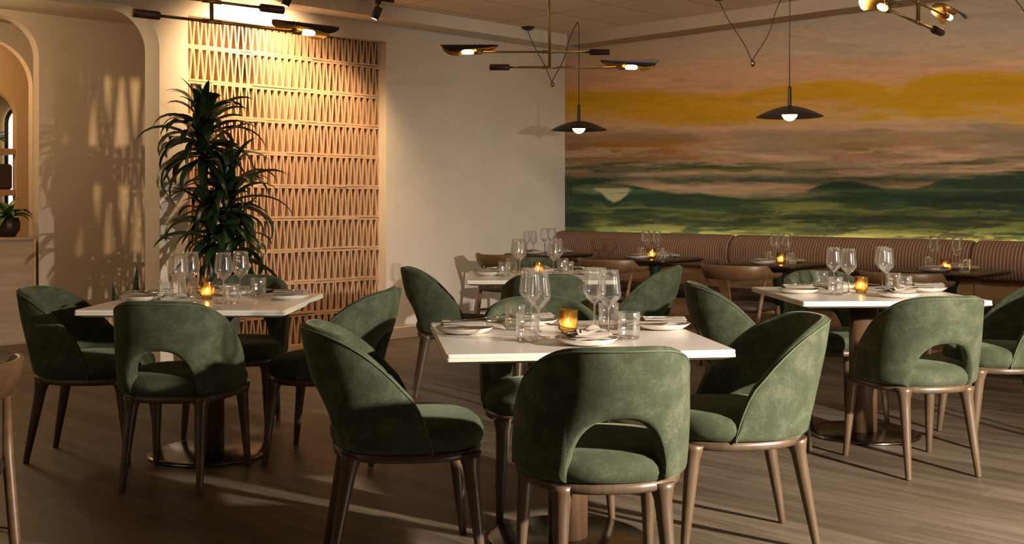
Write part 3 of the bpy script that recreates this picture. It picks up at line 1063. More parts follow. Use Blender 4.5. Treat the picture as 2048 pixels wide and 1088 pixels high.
# ------------------------------------------------------------------ wooden elbow chairs
def make_elbow():
    root = thing('elbow_chair', cat='chair')
    N = 32

    def plan(s, z, a=0.235, b=0.22, e=0.7):
        return [(a * s * spow(math.cos(2 * PI * k / N), e), b * s * spow(math.sin(2 * PI * k / N), e) + 0.01, z) for k in range(N)]
    MB().quad_strip([plan(s, z) for s, z in ((0.9, 0.425), (1.0, 0.43), (1.01, 0.445), (1.0, 0.46), (0.9, 0.472), (0.5, 0.476), (0.01, 0.476))], cap0=True).build('seat', M_SEATBROWN, root)
    for sx in (-1, 1):
        MB().tube([(sx * 0.195, 0.185, 0.45), (sx * 0.205, 0.20, 0.2), (sx * 0.215, 0.215, 0.0)], [0.017, 0.018, 0.012], 10).build('leg', M_ELBOW, root)
        MB().tube([(sx * 0.262, -0.075, 0.70), (sx * 0.235, -0.12, 0.46), (sx * 0.222, -0.17, 0.2), (sx * 0.215, -0.215, 0.0)], [0.010, 0.017, 0.017, 0.012], 10).build('leg', M_ELBOW, root)
        MB().tube([(sx * 0.206, 0.195, 0.25), (sx * 0.222, -0.165, 0.25)], 0.009, 8).build('stretcher', M_ELBOW, root)
    MB().tube([(-0.21, 0.19, 0.40), (0.21, 0.19, 0.40)], 0.012, 8, flat=1.6).build('stretcher', M_ELBOW, root)
    # splat
    m = MB()
    rings = []
    for z, y, hw in ((0.45, -0.195, 0.045), (0.56, -0.215, 0.040), (0.66, -0.250, 0.045)):
        rings.append([(-hw, y - 0.008, z), (hw, y - 0.008, z), (hw, y + 0.008, z), (-hw, y + 0.008, z)])
    m.quad_strip(rings, cap0=True, cap1=True, smooth=False)
    m.build('splat', M_ELBOW, root)
    # bent top rail: tall in the middle, stepping down to flat elbow ends
    rings = []
    K = 44
    for i in range(K + 1):
        s = -1 + 2 * i / K
        ph = s * math.radians(112)
        x, y = 0.285 * math.sin(ph), 0.015 - 0.275 * math.cos(ph)
        q = abs(s)
        zt = 0.765 if q < 0.60 else 0.765 - 0.055 * min(1, (q - 0.60) / 0.10) ** 1.2
        if q > 0.70:
            zt = 0.710 - 0.006 * (q - 0.70) / 0.30
        zb = 0.655 + 0.018 * q ** 2
        th = 0.020 + 0.022 * max(0, (q - 0.45) / 0.55)
        nx, ny = math.sin(ph), -math.cos(ph)
        lean = 0.03
        ring = []
        for n_, z in ((-th, zb), (0, zb + 0.004), (0.004, (zb + zt) / 2), (0.0, zt - 0.004), (-0.004, zt), (-th + 0.004, zt), (-th, zt - 0.004), (-th + 0.003, (zb + zt) / 2)):
            ring.append((x + nx * (n_ + lean * (z - 0.655) / 0.1), y + ny * (n_ + lean * (z - 0.655) / 0.1), z))
        rings.append(ring)
    MB().quad_strip(rings, cap0=True, cap1=True, smooth=True).build('top_rail', M_ELBOW, root)
    return root


elbow = Maker(make_elbow())
EG = 'wooden elbow chairs'
elbow.put((7.08, 7.08, 0), -PI / 2, 'wooden elbow chair at the dark table in the room corner, by the white wall', EG)
elbow.put((7.08, 5.84, 0), -PI / 2, 'wooden elbow chair at the second dark table from the corner', EG)
elbow.put((7.08, 4.60, 0), -PI / 2, 'wooden elbow chair at the third dark table from the corner', EG)
elbow.put((7.10, 3.32, 0), -PI / 2, 'wooden elbow chair at the dark table nearest the right edge, partly hidden by glasses', EG)
x, y = room(-1.715, 3.12)
elbow.put((x, y, 0), heading(-62), 'wooden chair with a bent rail cut off by the left edge of the photo', EG)

# ------------------------------------------------------------------ tables
TOPZ = 0.743


def rsq(h, r, z, n=6):
    pts = []
    for cx, cy, a0 in ((h - r, h - r, 0), (-h + r, h - r, PI / 2), (-h + r, -h + r, PI), (h - r, -h + r, 1.5 * PI)):
        for i in range(n + 1):
            q = a0 + PI / 2 * i / n
            pts.append((cx + r * math.cos(q), cy + r * math.sin(q), z))
    return pts


def make_white_table():
    root = thing('white_table', cat='table')
    H = 0.47
    m = MB()
    m.quad_strip([rsq(H - 0.003, 0.010, TOPZ - 0.0125), rsq(H, 0.012, TOPZ - 0.011), rsq(H, 0.012, TOPZ - 0.002), rsq(H - 0.002, 0.011, TOPZ)], cap0=True, cap1=True, smooth=False)
    top = m.build('tabletop', M_WHITETOP, root)
    m = MB()
    m.quad_strip([rsq(H - 0.03, 0.01, TOPZ - 0.034), rsq(H - 0.028, 0.012, TOPZ - 0.034), rsq(H + 0.001, 0.012, TOPZ - 0.0235), rsq(H + 0.001, 0.012, TOPZ - 0.0145), rsq(H - 0.004, 0.012, TOPZ - 0.0125)], cap0=True, cap1=True, smooth=False)
    m.build('edge_layer', M_EDGE, top)
    MB().lathe([(0.001, 0.70), (0.17, 0.70), (0.17, 0.709), (0.001, 0.709)], 24).build('mounting_plate', M_BLACK, root)
    MB().lathe([(0.001, 0.012), (0.072, 0.012), (0.071, 0.7), (0.001, 0.7)], 28).build('column', M_COLUMN, root)
    MB().lathe([(0.001, 0.0), (0.288, 0.0), (0.292, 0.006), (0.288, 0.013), (0.275, 0.017), (0.001, 0.020)], 56).build('base_plate', M_STEEL, root)
    return root


TABLES = {'C': (0.201, 3.97, -7.2), 'L': (-1.474, 5.356, 0.6), 'R': (1.855, 5.815, -2.8), 'B': (0.178, 7.27, -1.0)}
TDESC = {'C': 'nearest white table', 'L': 'white table by the screen', 'R': 'right-hand white table', 'B': 'farthest white table',
         '1': 'dark table in the corner', '2': 'second dark table from the corner', '3': 'third dark table from the corner', '4': 'dark table nearest the right edge'}
wt = Maker(make_white_table())
for k, lab in (('C', 'square white marble-topped table nearest the camera'), ('L', 'square white table at left, before the breeze block screen'),
               ('R', 'square white table at right, before the mural wall'), ('B', 'square white table farthest away, near the plain white wall')):
    X, Z, r = TABLES[k]
    x, y = room(X, Z)
    wt.put((x, y, 0), heading(r), lab, 'white square tables')


def make_dark_table():
    root = thing('dark_table', cat='table')
    H = 0.325
    MB().quad_strip([rsq(H - 0.05, 0.05, TOPZ - 0.034), rsq(H - 0.02, 0.065, TOPZ - 0.028), rsq(H, 0.075, TOPZ - 0.014), rsq(H, 0.075, TOPZ - 0.004), rsq(H - 0.004, 0.073, TOPZ)], cap0=True, cap1=True, smooth=False).build('tabletop', M_DARKTOP, root)
    MB().lathe([(0.001, 0.02), (0.045, 0.02), (0.042, 0.62), (0.085, 0.705), (0.085, 0.710), (0.001, 0.710)], 24).build('column', M_TEAL, root)
    MB().lathe([(0.001, 0.0), (0.22, 0.0), (0.222, 0.008), (0.2, 0.018), (0.001, 0.024)], 40).build('base_plate', M_TEAL, root)
    return root


DARK = {'1': (7.70, 7.15), '2': (7.70, 5.89), '3': (7.70, 4.66), '4': (7.70, 3.28)}
dt = Maker(make_dark_table())
for k, lab in (('1', 'dark wood table in the room corner, before the banquette'), ('2', 'second dark wood table from the corner along the banquette'),
               ('3', 'third dark wood table from the corner along the banquette'), ('4', 'dark wood table nearest the right edge of the photo, before the banquette')):
    dt.put((*DARK[k], 0), 0, lab, 'dark tables along the banquette')

# ------------------------------------------------------------------ tableware
def make_wine():
    root = thing('wine_glass', cat='wine glass')
    o_ = [(0.0045, 0.098), (0.010, 0.102), (0.020, 0.111), (0.034, 0.126), (0.0425, 0.138), (0.0445, 0.145), (0.0440, 0.152), (0.0410, 0.180), (0.0375, 0.208), (0.0345, 0.234)]
    i_ = [(r - 0.0011, z + 0.0008) for r, z in o_[1:-1]] + [(0.0336, 0.2342)]
    MB().lathe(o_ + i_[::-1] + [(0.0005, 0.1025)], 48, ribs=24, depth=0.022, rib_from=0.12, rib_to=0.225).build('bowl', M_GLASS, root)
    MB().lathe([(0.0068, 0.0045), (0.0046, 0.010), (0.0036, 0.03), (0.0034, 0.07), (0.0040, 0.092), (0.0055, 0.0995)], 14).build('stem', M_STEMGLASS, root)
    MB().lathe([(0.001, 0.0), (0.040, 0.0), (0.0405, 0.0012), (0.039, 0.002), (0.020, 0.0032), (0.0068, 0.0048), (0.0004, 0.005)], 32).build('foot', M_STEMGLASS, root)
    return root


def make_tumbler():
    root = thing('tumbler', cat='water glass')
    MB().lathe([(0.001, 0.0), (0.0355, 0.0), (0.0375, 0.003), (0.0385, 0.05), (0.0395, 0.093), (0.0390, 0.094), (0.0382, 0.0935), (0.0372, 0.05), (0.0362, 0.013), (0.034, 0.011), (0.001, 0.011)], 64,
               ribs=18, depth=0.055, rib_from=0.004, rib_to=0.088).build('glass_body', M_GLASS, root)
    MB().lathe([(0.001, 0.0002), (0.034, 0.0002), (0.035, 0.002), (0.0345, 0.0100), (0.001, 0.0108)], 32, ribs=16, depth=0.03).build('thick_base', M_STEMGLASS, root)
    return root


def make_candle():
    root = thing('votive_candle', cat='candle')
    MB().lathe([(0.001, 0.0), (0.0255, 0.0), (0.026, 0.002), (0.0255, 0.010), (0.029, 0.0125), (0.0345, 0.016), (0.0355, 0.020), (0.0355, 0.085), (0.0350, 0.087), (0.0340, 0.0865), (0.0335, 0.022), (0.030, 0.0175), (0.001, 0.0165)], 64,
               ribs=28, depth=0.05, rib_from=0.015, rib_to=0.083).build('amber_cup', M_AMBER, root)
    MB().lathe([(0.001, 0.0185), (0.019, 0.0185), (0.0195, 0.020), (0.0195, 0.031), (0.0185, 0.032), (0.001, 0.0315)], 24).build('wax', M_WAX, root)
    MB().lathe([(0.0005, 0.032), (0.0030, 0.036), (0.0040, 0.041), (0.0028, 0.047), (0.0003, 0.055)], 12).build('flame', M_FLAME, root)
    return root


def make_plate():
    o = MB().lathe([(0.001, 0.0), (0.058, 0.0), (0.060, 0.002), (0.078, 0.004), (0.094, 0.011), (0.1065, 0.0215), (0.1075, 0.0228), (0.1065, 0.0235), (0.094, 0.0145), (0.080, 0.0085), (0.060, 0.0065), (0.001, 0.006)], 56).build('plate', M_PLATE)
    return tag(o, cat='plate')


def napkin_slab(m, L, W, z0, th, amp, ph, twist, sx=0.0, end_drop=0.0, fold=0.0):
    """one folded layer of cloth: a soft slab that waves along its length and drops at one end"""
    nu, nv = 26, 9
    top, bot = [], []
    for i in range(nu + 1):
        u = i / nu
        rt, rb = [], []
        for j in range(nv + 1):
            v = j / nv - 0.5
            x = (u - 0.5) * L + sx
            wv = 1 + 0.12 * math.sin(3.1 * u + ph)
            y = v * W * wv + twist * (u - 0.5) * L
            z = z0 + amp * math.sin(5.2 * u + ph + 2.3 * v) * 0.5 + amp * 0.6 * math.sin(11 * v + 3 * u + ph)
            z += fold * math.exp(-((v - 0.12 * math.sin(4 * u + ph)) / 0.16) ** 2)
            z -= end_drop * max(0, (u - 0.74) / 0.26) ** 1.5
            e = min(u, 1 - u) * nu
            k = min(1.0, e / 1.2 + 0.25) * min(1.0, (0.5 - abs(v)) * nv / 0.8 + 0.25)
            rt.append((x, y, z + th * 0.5 * k)); rb.append((x, y, z - th * 0.5 * k))
        top.append(rt); bot.append(rb)
    rings = [t + b[::-1] for t, b in zip(top, bot)]
    m.quad_strip(rings, cap0=True, cap1=True)


def make_napkin():
    m = MB()
    napkin_slab(m, 0.235, 0.088, 0.0285, 0.005, 0.0022, 0.4, 0.05, 0.030, 0.012)
    napkin_slab(m, 0.160, 0.074, 0.0345, 0.006, 0.004, 1.7, -0.10, -0.006, 0.0, 0.006)
    return tag(m.build('napkin', M_LINEN), cat='napkin')


def make_crumpled():
    m = MB()
    napkin_slab(m, 0.150, 0.100, 0.021, 0.007, 0.004, 0.2, 0.10, 0.0, 0.0)
    napkin_slab(m, 0.140, 0.082, 0.031, 0.007, 0.007, 2.2, -0.12, 0.006, 0.0, 0.006)
    napkin_slab(m, 0.120, 0.060, 0.041, 0.006, 0.008, 4.0, 0.25, 0.004, 0.006, 0.012)
    return tag(m.build('napkin', M_LINEN), cat='napkin')


def make_fork():
    m = MB()
    # handle and neck
    m.tube([(-0.095, 0, 0.0), (-0.05, 0, 0.0015), (0.0, 0, 0.002), (0.03, 0, 0.006), (0.045, 0, 0.008)], [0.0055, 0.0045, 0.003, 0.0028, 0.006], 8, flat=0.4)
    m.box(0.042, 0.058, -0.011, 0.011, 0.007, 0.0095, bev=0.001)
    for k in range(4):
        y = -0.0093 + k * 0.0062
        m.tube([(0.056, y, 0.0083), (0.075, y, 0.007), (0.098, y, 0.011)], [0.0017, 0.0015, 0.0008], 6)
    return tag(m.build('fork', M_CUTLERY), cat='fork')


def make_knife():
    m = MB()
    m.tube([(-0.11, 0, 0.0), (-0.06, 0, 0.001), (0.0, 0, 0.001)], [0.006, 0.0055, 0.0045], 8, flat=0.5)
    m.quad_strip([[(0.0, -0.004, 0.0), (0.0, 0.004, 0.0), (0.0, 0.004, 0.0015), (0.0, -0.004, 0.0015)],
                  [(0.03, -0.008, 0.0), (0.03, 0.006, 0.0), (0.03, 0.006, 0.0012), (0.03, -0.008, 0.0006)],
                  [(0.085, -0.008, 0.0), (0.085, 0.006, 0.0), (0.085, 0.006, 0.0012), (0.085, -0.008, 0.0006)],
                  [(0.105, 0.001, 0.0), (0.105, 0.005, 0.0), (0.105, 0.005, 0.0010), (0.105, 0.001, 0.0006)]], cap0=True, cap1=True, smooth=False)
    return tag(m.build('knife', M_CUTLERY), cat='knife')


wine, tumbler, candle = Maker(make_wine()), Maker(make_tumbler()), Maker(make_candle())
plate, napkin, crumpled, fork, knife = Maker(make_plate()), Maker(make_napkin()), Maker(make_crumpled()), Maker(make_fork()), Maker(make_knife())
ORD = {1: ['only'], 2: ['left', 'right'], 3: ['leftmost', 'middle', 'rightmost'], 4: ['leftmost', 'second from left', 'third from left', 'rightmost']}


def on_top(px, py):
    p = at(px, py, TOPZ)
    return (p.x, p.y, TOPZ + 0.0006)


def glasses(maker, what, k, spots, group):
    for (px, py), w in zip(spots, ORD[len(spots)]):
        maker.put(on_top(px, py), random.uniform(0, 6), '%s %s on the %s' % (w, what, TDESC[k]), group)


WG, TG = 'stemmed wine glasses', 'ribbed water tumblers'
glasses(wine, 'stemmed wine glass', 'C', [(1062, 662), (1077, 675), (1189, 661), (1218, 670)], WG)
glasses(wine, 'stemmed wine glass', 'L', [(358, 606), (381, 598), (447, 601), (481, 595)], WG)
glasses(wine, 'stemmed wine glass', 'R', [(1668, 580), (1697, 586), (1765, 577), (1772, 583)], WG)
glasses(wine, 'stemmed wine glass', 'B', [(1034, 546), (1040, 551), (1107, 551), (1115, 546)], WG)
glasses(wine, 'stemmed wine glass', '1', [(1089, 505.5), (1104, 505)], WG)
glasses(wine, 'stemmed wine glass', '2', [(1292, 514), (1314, 515)], WG)
glasses(wine, 'stemmed wine glass', '3', [(1550, 525), (1573, 526)], WG)
glasses(wine, 'stemmed wine glass', '4', [(1869, 537), (1914, 540)], WG)
glasses(tumbler, 'ribbed water tumbler', 'C', [(1030, 659), (1054, 682), (1217, 655), (1258, 678)], TG)
glasses(tumbler, 'ribbed water tumbler', 'L', [(330, 603), (377, 592), (462, 608), (517, 592)], TG)
glasses(tumbler, 'ribbed water tumbler', 'R', [(1643, 576), (1671, 590), (1788, 580), (1809, 588)], TG)
glasses(tumbler, 'ribbed water tumbler', 'B', [(1009, 552), (1024, 543.5), (1126, 543), (1136, 551)], TG)
glasses(tumbler, 'ribbed water tumbler', '1', [(1096, 507)], TG)
glasses(tumbler, 'ribbed water tumbler', '2', [(1284, 516), (1324, 518)], TG)
glasses(tumbler, 'ribbed water tumbler', '3', [(1538, 526), (1583, 529)], TG)
glasses(tumbler, 'ribbed water tumbler', '4', [(1856, 538), (1930, 546)], TG)
for k, px, py in (('C', 1136, 667), ('L', 414, 598), ('R', 1722, 586), ('B', 1076, 550.5), ('2', 1303, 517.5), ('3', 1562, 528), ('4', 1891, 544)):
    candle.put(on_top(px, py), 0.3, 'lit votive candle in ribbed amber glass on the %s' % TDESC[k], 'amber votive candles')

SIDES = {'left': (-0.355, 0.03, 0), 'right': (0.365, 0.04, 180), 'near': (0.03, -0.33, 20), 'far': (-0.03, 0.32, 200)}
OFFS = {('C', 'left'): (-0.01, 0.07), ('C', 'right'): (0.02, 0.10), ('C', 'near'): (-0.015, 0.06), ('C', 'far'): (-0.06, 0.01),
        ('L', 'left'): (0.02, 0.0), ('L', 'right'): (0.0, 0.06), ('L', 'near'): (-0.11, 0.02), ('L', 'far'): (0.05, 0.03),
        ('R', 'left'): (0.02, 0.0), ('R', 'right'): (0.02, 0.06), ('R', 'near'): (0.06, 0.08), ('R', 'far'): (0.02, 0.02),
        ('B', 'left'): (0.02, 0.0), ('B', 'right'): (0.0, 0.05), ('B', 'near'): (0.0, 0.0), ('B', 'far'): (0.06, 0.0)}


def setting(k, side, loc, rz, crumple=False, cutlery=True):
    T = TDESC[k]
    c, s = math.cos(rz), math.sin(rz)

    def off(dx, dy, dz):
        return (loc[0] + c * dx - s * dy, loc[1] + s * dx + c * dy, loc[2] + dz)
    plate.put(loc, rz, 'white round plate on the %s side of the %s' % (side, T), 'white dinner plates')
    (crumpled if crumple else napkin).put(off(0, 0, 0.001), rz, '%s linen napkin on the %s-side plate of the %s' % ('crumpled grey' if crumple else 'folded grey', side, T), 'grey linen napkins')
    if cutlery:
        if crumple:
            f = fork.put(off(-0.055, 0.03, 0.052), rz + 1.9, 'fork with upturned tines on the %s-side napkin of the %s' % (side, T), 'forks')
        else:
            f = fork.put(off(0.045, 0.024, 0.045), rz + 0.25, 'fork lying over the %s-side napkin of the %s' % (side, T), 'forks')
        knife.put(off(0.01, -0.018, 0.044), rz + 0.12 + PI, 'knife lying over the %s-side napkin of the %s' % (side, T), 'knives')


for k in 'CLRB':
    X, Z, r = TABLES[k]
    x0, y0 = room(X, Z)
    th = heading(r)
    for side, (dx, dy, a) in SIDES.items():
        if k == 'B' and side == 'near':
            continue
        ox, oy = OFFS[(k, side)]
        dx, dy = dx + ox, dy + oy
        if side == 'far' and k in 'RB':
            a = 75
        loc = (x0 + math.cos(th) * dx - math.sin(th) * dy, y0 + math.sin(th) * dx + math.cos(th) * dy, TOPZ + 0.0006)
        setting(k, side, loc, th + math.radians(a), crumple=(side in ('near',)))
for k, (x0, y0) in DARK.items():
    for side, dx in (('near', -0.205), ('banquette', 0.205)):
        setting(k, side, (x0 + dx, y0 + 0.02, TOPZ + 0.0006), 1.25 if dx < 0 else PI + 1.2, cutlery=False)

# ------------------------------------------------------------------ leaf-shaded double-rod lights
def make_leaf_light(zl):
    root = thing('rod_chandelier', cat='ceiling light')
    zu = zl + 0.10
    MB().lathe([(0.001, HC - 0.025), (0.055, HC - 0.025), (0.06, HC - 0.02), (0.06, HC - 0.0005), (0.001, HC - 0.0005)], 28).build('canopy', M_BRASS, root)
    m = MB().tube([(0, 0, zl), (0, 0, HC - 0.02)], 0.0095, 12)
    m.tube([(0, 0, zu + 0.03), (0, 0, zu + 0.035)], 0.0115, 12)
    m.build('stem', M_BRASS, root)
    for s, z, nm in ((1, zl, 'lower_rod'), (-1, zu, 'upper_rod')):
        y = 0.0
        m = MB().tube([(-s * 0.30, y, z), (s * 0.47, y, z)], 0.0075, 10)
        m.tube([(-0.05, y, z), (0.05, y, z)], 0.0105, 10)
        rod = m.build(nm, M_BRASS, root)
        m = MB().tube([(-s * 0.262, y, z), (-s * 0.266, y, z), (-s * 0.388, y, z), (-s * 0.392, y, z)], [0.017, 0.0205, 0.0205, 0.018], 20)
        m.build('counterweight', M_DKWOOD, rod)
        MB().tube([(-s * 0.3915, y, z), (-s * 0.3945, y, z)], 0.0125, 14).build('end_cap', M_BRASS, rod)
        MB().tube([(s * 0.445, y, z), (s * 0.45, y, z), (s * 0.492, y, z), (s * 0.496, y, z)], [0.012, 0.017, 0.017, 0.014], 14).build('socket', M_BRASS, rod)
        MB().tube([(s * 0.494, y, z), (s * 0.505, y, z), (s * 0.52, y, z), (s * 0.555, y, z), (s * 0.570, y, z), (s * 0.576, y, z)], [0.009, 0.013, 0.0150, 0.0150, 0.011, 0.003], 14).build('bulb', M_BULB, rod)
        # leaf: an oval sheet bent round its long axis, black outside and gold inside
        m = MB()
        L, cx = 0.385, s * 0.525
        K, J = 30, 14
        R = 0.060
        for t, mi in ((0.0, 0), (-0.0022, 1)):
            rings = []
            for i in range(K + 1):
                q = -1 + 2 * i / K
                half = float(np.interp((s * q + 1) / 2, [0, 0.02, 0.06, 0.16, 0.3, 0.5, 0.62, 0.73, 0.84, 0.93, 0.98, 1], [0.004, 0.028, 0.045, 0.061, 0.068, 0.076, 0.086, 0.095, 0.089, 0.066, 0.036, 0.006]))
                ring = []
                for j in range(J + 1):
                    a = half / R * (-1 + 2 * j / J)
                    a = max(-1.75, min(1.75, a))
                    r = R + t
                    ring.append((cx + q * L / 2, r * math.sin(a), 0.048 - R + r * math.cos(a)))
                rings.append(ring)
            m.quad_strip(rings, closed=False, mi=mi)
        sh = m.build('leaf_shade', [M_BLACK, M_GOLD], root, loc=(0, 0, z))
        sh.rotation_euler = (math.radians(-38), 0, 0)
        m = MB()
        for q in (0.455, 0.485):
            m.tube([(s * q, y, 0.012), (s * q, y, 0.054)], 0.0035, 8)
        m.build('shade_screws', M_BRASS, sh)
    return root


lightm = Maker(make_leaf_light(2.11))
for X, Z, h, lab in ((0.245, 7.2, 90, 'brass double-rod light with two black leaf shades, hanging in the photo centre'),
                     (-1.475, 5.40, 50, 'brass double-rod light at upper left, hanging before the breeze block screen'),
                     (2.005, 5.43, 217, 'brass double-rod light at upper right, its gold leaf interiors showing')):
    x, y = room(X, Z)
    # local +x points along the rod: heading h
    o = lightm.put((x, y, 0), heading(h) + PI / 2, lab, 'leaf-shaded rod lights')
    for c in o.children:
        if c.name.startswith('leaf_shade'):
            c.rotation_euler = (math.radians({90: -6, 50: -10, 217: 8}[h]), 0, 0)

# ------------------------------------------------------------------ dome pendants on swagged cords
def make_pendant():
    root = thing('dome_pendant', cat='pendant light')
    zr = 1.905
    o_ = [(0.018, zr + 0.082), (0.06, zr + 0.078), (0.12, zr + 0.062), (0.19, zr + 0.035), (0.245, zr + 0.008), (0.260, zr - 0.002), (0.260, zr - 0.004)]
    i_ = [(0.243, zr + 0.004), (0.19, zr + 0.030), (0.12, zr + 0.056), (0.06, zr + 0.071), (0.018, zr + 0.075)]
    MB().lathe(o_ + i_ + [o_[0]], 56).build('dome_shade', M_BRONZE, root)
    MB().lathe([(0.0005, zr - 0.036), (0.02, zr - 0.033), (0.042, zr - 0.020), (0.058, zr + 0.002), (0.060, zr + 0.018), (0.052, zr + 0.045), (0.03, zr + 0.066), (0.0005, zr + 0.072)], 28).build('globe_bulb', M_GLOBE, root)
    MB().lathe([(0.0005, zr + 0.072), (0.016, zr + 0.072), (0.017, zr + 0.09), (0.015, zr + 0.095), (0.014, zr + 0.225), (0.010, zr + 0.238), (0.0005, zr + 0.240)], 18).build('stem_tube', M_BRONZE, root)
    pts = [(0, 0, zr + 0.235), (0.002, 0.003, zr + 0.5), (0, -0.002, zr + 0.8), (0, 0.0, 2.86), (0, 0.006, 2.90), (0, 0.018, 2.908), (0, 0.03, 2.895)]
    for i in range(1, 13):
        t = i / 12
        y = 0.03 + (0.325 - 0.03) * t + 0.018 * math.sin(2 * PI * t * 1.2)
        pts.append((0.004 * math.sin(5 * t), y, 2.895 + (2.372 - 2.895) * t))
    for i in range(0, 13):
        t = i / 12
        pts.append((0.0, 0.345 + (0.66 - 0.345) * t - 0.012 * math.sin(2 * PI * t), 2.372 + (2.905 - 2.372) * t))
    MB().tube(pts, 0.0038, 8).build('cord', M_BRONZE, root)
    MB().lathe([(0.0005, 2.325), (0.013, 2.331), (0.021, 2.345), (0.0215, 2.352), (0.019, 2.364), (0.010, 2.374), (0.0005, 2.376)], 18, M=Matrix.Translation((0, 0.335, 0))).build('counterweight_ball', M_BRASS, root)
    MB().lathe([(0.001, 2.905), (0.03, 2.906), (0.055, 2.918), (0.068, 2.931), (0.068, HC - 0.0005), (0.001, HC - 0.0005)], 28, M=Matrix.Translation((0, 0.66, 0))).build('ceiling_canopy', M_BLACK, root)
    m = MB().tube([(0, 0.018, 2.902), (0.008, 0.018, 2.912), (0.006, 0.018, 2.924), (0, 0.018, HC - 0.0005)], 0.0035, 8)
    m.build('ceiling_hook', M_BRASS, root)
    return root


pend = Maker(make_pendant())
PG = 'dome pendants on swagged cords'
pend.put((7.70, 6.77, 0), 0, 'dark dome pendant with glowing globe, over the dark table in the corner', PG)
pend.put((7.70, 4.56, 0), 0, 'dark dome pendant with glowing globe, hanging in front of the mural middle', PG)
pend.put((7.70, 2.36, 0), 0, 'dark pendant of which only a slanting cord shows at the right edge', PG)

# ------------------------------------------------------------------ track with spots
tr = MB().box(3.2, 5.862, 7.215, 7.250, HC - 0.028, HC - 0.0005).build('ceiling_track', M_BLACK)
tag(tr, 'black lighting track on the ceiling before the screen wall', 'light track')


def make_track_spot():
    root = thing('track_spot', cat='spotlight')
    MB().box(-0.02, 0.02, -0.014, 0.014, -0.03, 0).build('adapter', M_BLACK, root)
    MB().tube([(0, 0, -0.028), (0, 0, -0.075)], 0.008, 10).build('bracket', M_BLACK, root)
    d = Vector((-0.28, 0.30, -1.0)).normalized()
    p = Vector((0, 0, -0.075)) - d * 0.02
    m = MB().tube([p, p + d * 0.004, p + d * 0.102, p + d * 0.104], [0.030, 0.033, 0.033, 0.031], 20, caps=True)
    m.build('lamp_head', M_BLACK, root)
    q = p + d * 0.1042
    MB().tube([q, q + d * 0.001], 0.024, 18).build('lamp_lens', glow('spot_lens', (1.0, 0.72, 0.4), 6), root)
    return root


ts = Maker(make_track_spot())
ts.put((5.703, 7.232, HC - 0.028), 0, 'black cylinder spotlight at the right end of the ceiling track', 'track spotlights')
ts.put((4.83, 7.232, HC - 0.028), 0, 'black cylinder spotlight at the top edge, above the screen middle', 'track spotlights')

# ------------------------------------------------------------------ plants
def leaf_strip(m, base, az, el, L, W, droop, n=8, fold=0.25, twist=0.0, ymax=None):
    """one strap leaf that leaves at an elevation and bends down under its weight"""
    p = Vector(base)
    rings = []
    e = el
    side = Vector((-math.sin(az), math.cos(az), 0))
    for i in range(n + 1):
        t = i / n
        wdt = W * (0.45 + 0.55 * min(1, t / 0.25)) * (1 - t ** 2.6) ** 0.8 if t < 1 else 0.0008
        d = Vector((math.cos(az) * math.cos(e), math.sin(az) * math.cos(e), math.sin(e)))
        up = side.cross(d) * -1
        s2 = (side * math.cos(twist * t) + up * math.sin(twist * t)).normalized()
        rings.append([p - s2 * wdt / 2 + up * fold * wdt, p, p + s2 * wdt / 2 + up * fold * wdt])
        p = p + d * (L / n)
        if ymax is not None and p.y > ymax:
            p.y = ymax - 0.002 * i
        e -= droop * (0.35 + 1.3 * t) / n
    m.quad_strip(rings, closed=False)


def dracaena():
    px, py = at(432, 738, 0).x, at(432, 738, 0).y
    root = thing('dracaena_plant', (4.235, 7.27, 0), 0, 'tall dark green dracaena with long strap leaves before the breeze block screen', 'plant')
    MB().lathe([(0.001, 0.0), (0.125, 0.0), (0.13, 0.01), (0.165, 0.36), (0.168, 0.38), (0.160, 0.385), (0.150, 0.37), (0.148, 0.345), (0.001, 0.345)], 40).build('planter', M_POTGREY, root)
    MB().lathe([(0.001, 0.350), (0.148, 0.347)], 32).build('soil', M_SOIL, root)
    rnd = random.Random(5)
    R = (SA, -CA)      # towards the camera's right
    F = (CA, SA)       # away from the camera
    crowns = [(-0.10, -0.05, 1.60, 76, 0.47, 0.30), (0.075, 0.02, 1.18, 60, 0.46, 0.28), (-0.02, -0.08, 0.96, 46, 0.40, 0.26), (0.12, -0.04, 0.84, 36, 0.40, 0.24)]
    for right, away, z, nl, L, spread in crowns:
        x, y = right * R[0] + away * F[0], right * R[1] + away * F[1]
        cane = MB().tube([(x * 0.25, y * 0.25, 0.34), (x * 0.5, y * 0.5, 0.34 + (z - 0.34) * 0.4), (x * 0.95, y * 0.95, z), (x, y, z + spread * 0.8)], [0.022, 0.020, 0.017, 0.012], 10).build('cane', M_CANE, root)
        m = MB()
        for i in range(nl):
            t = i / (nl - 1)
            az = i * 2.39996 + rnd.uniform(-0.25, 0.25)
            zz = z - spread * 0.25 + t * spread
            el = -0.30 + 1.70 * t + rnd.uniform(-0.45, 0.45)
            ln = L * (0.72 + 0.36 * math.sin(PI * min(1, 0.25 + 0.7 * t))) * rnd.uniform(0.68, 1.12)
            if y + math.sin(az) * ln * 0.75 > 0.42:
                ln *= 0.62
            leaf_strip(m, (x + 0.012 * math.cos(az), y + 0.012 * math.sin(az), zz), az, el, ln, rnd.uniform(0.060, 0.092), rnd.uniform(0.9, 3.0), 9, 0.22, rnd.uniform(-0.5, 0.5), 0.40)
        m.build('leaves', M_LEAF, cane)


dracaena()


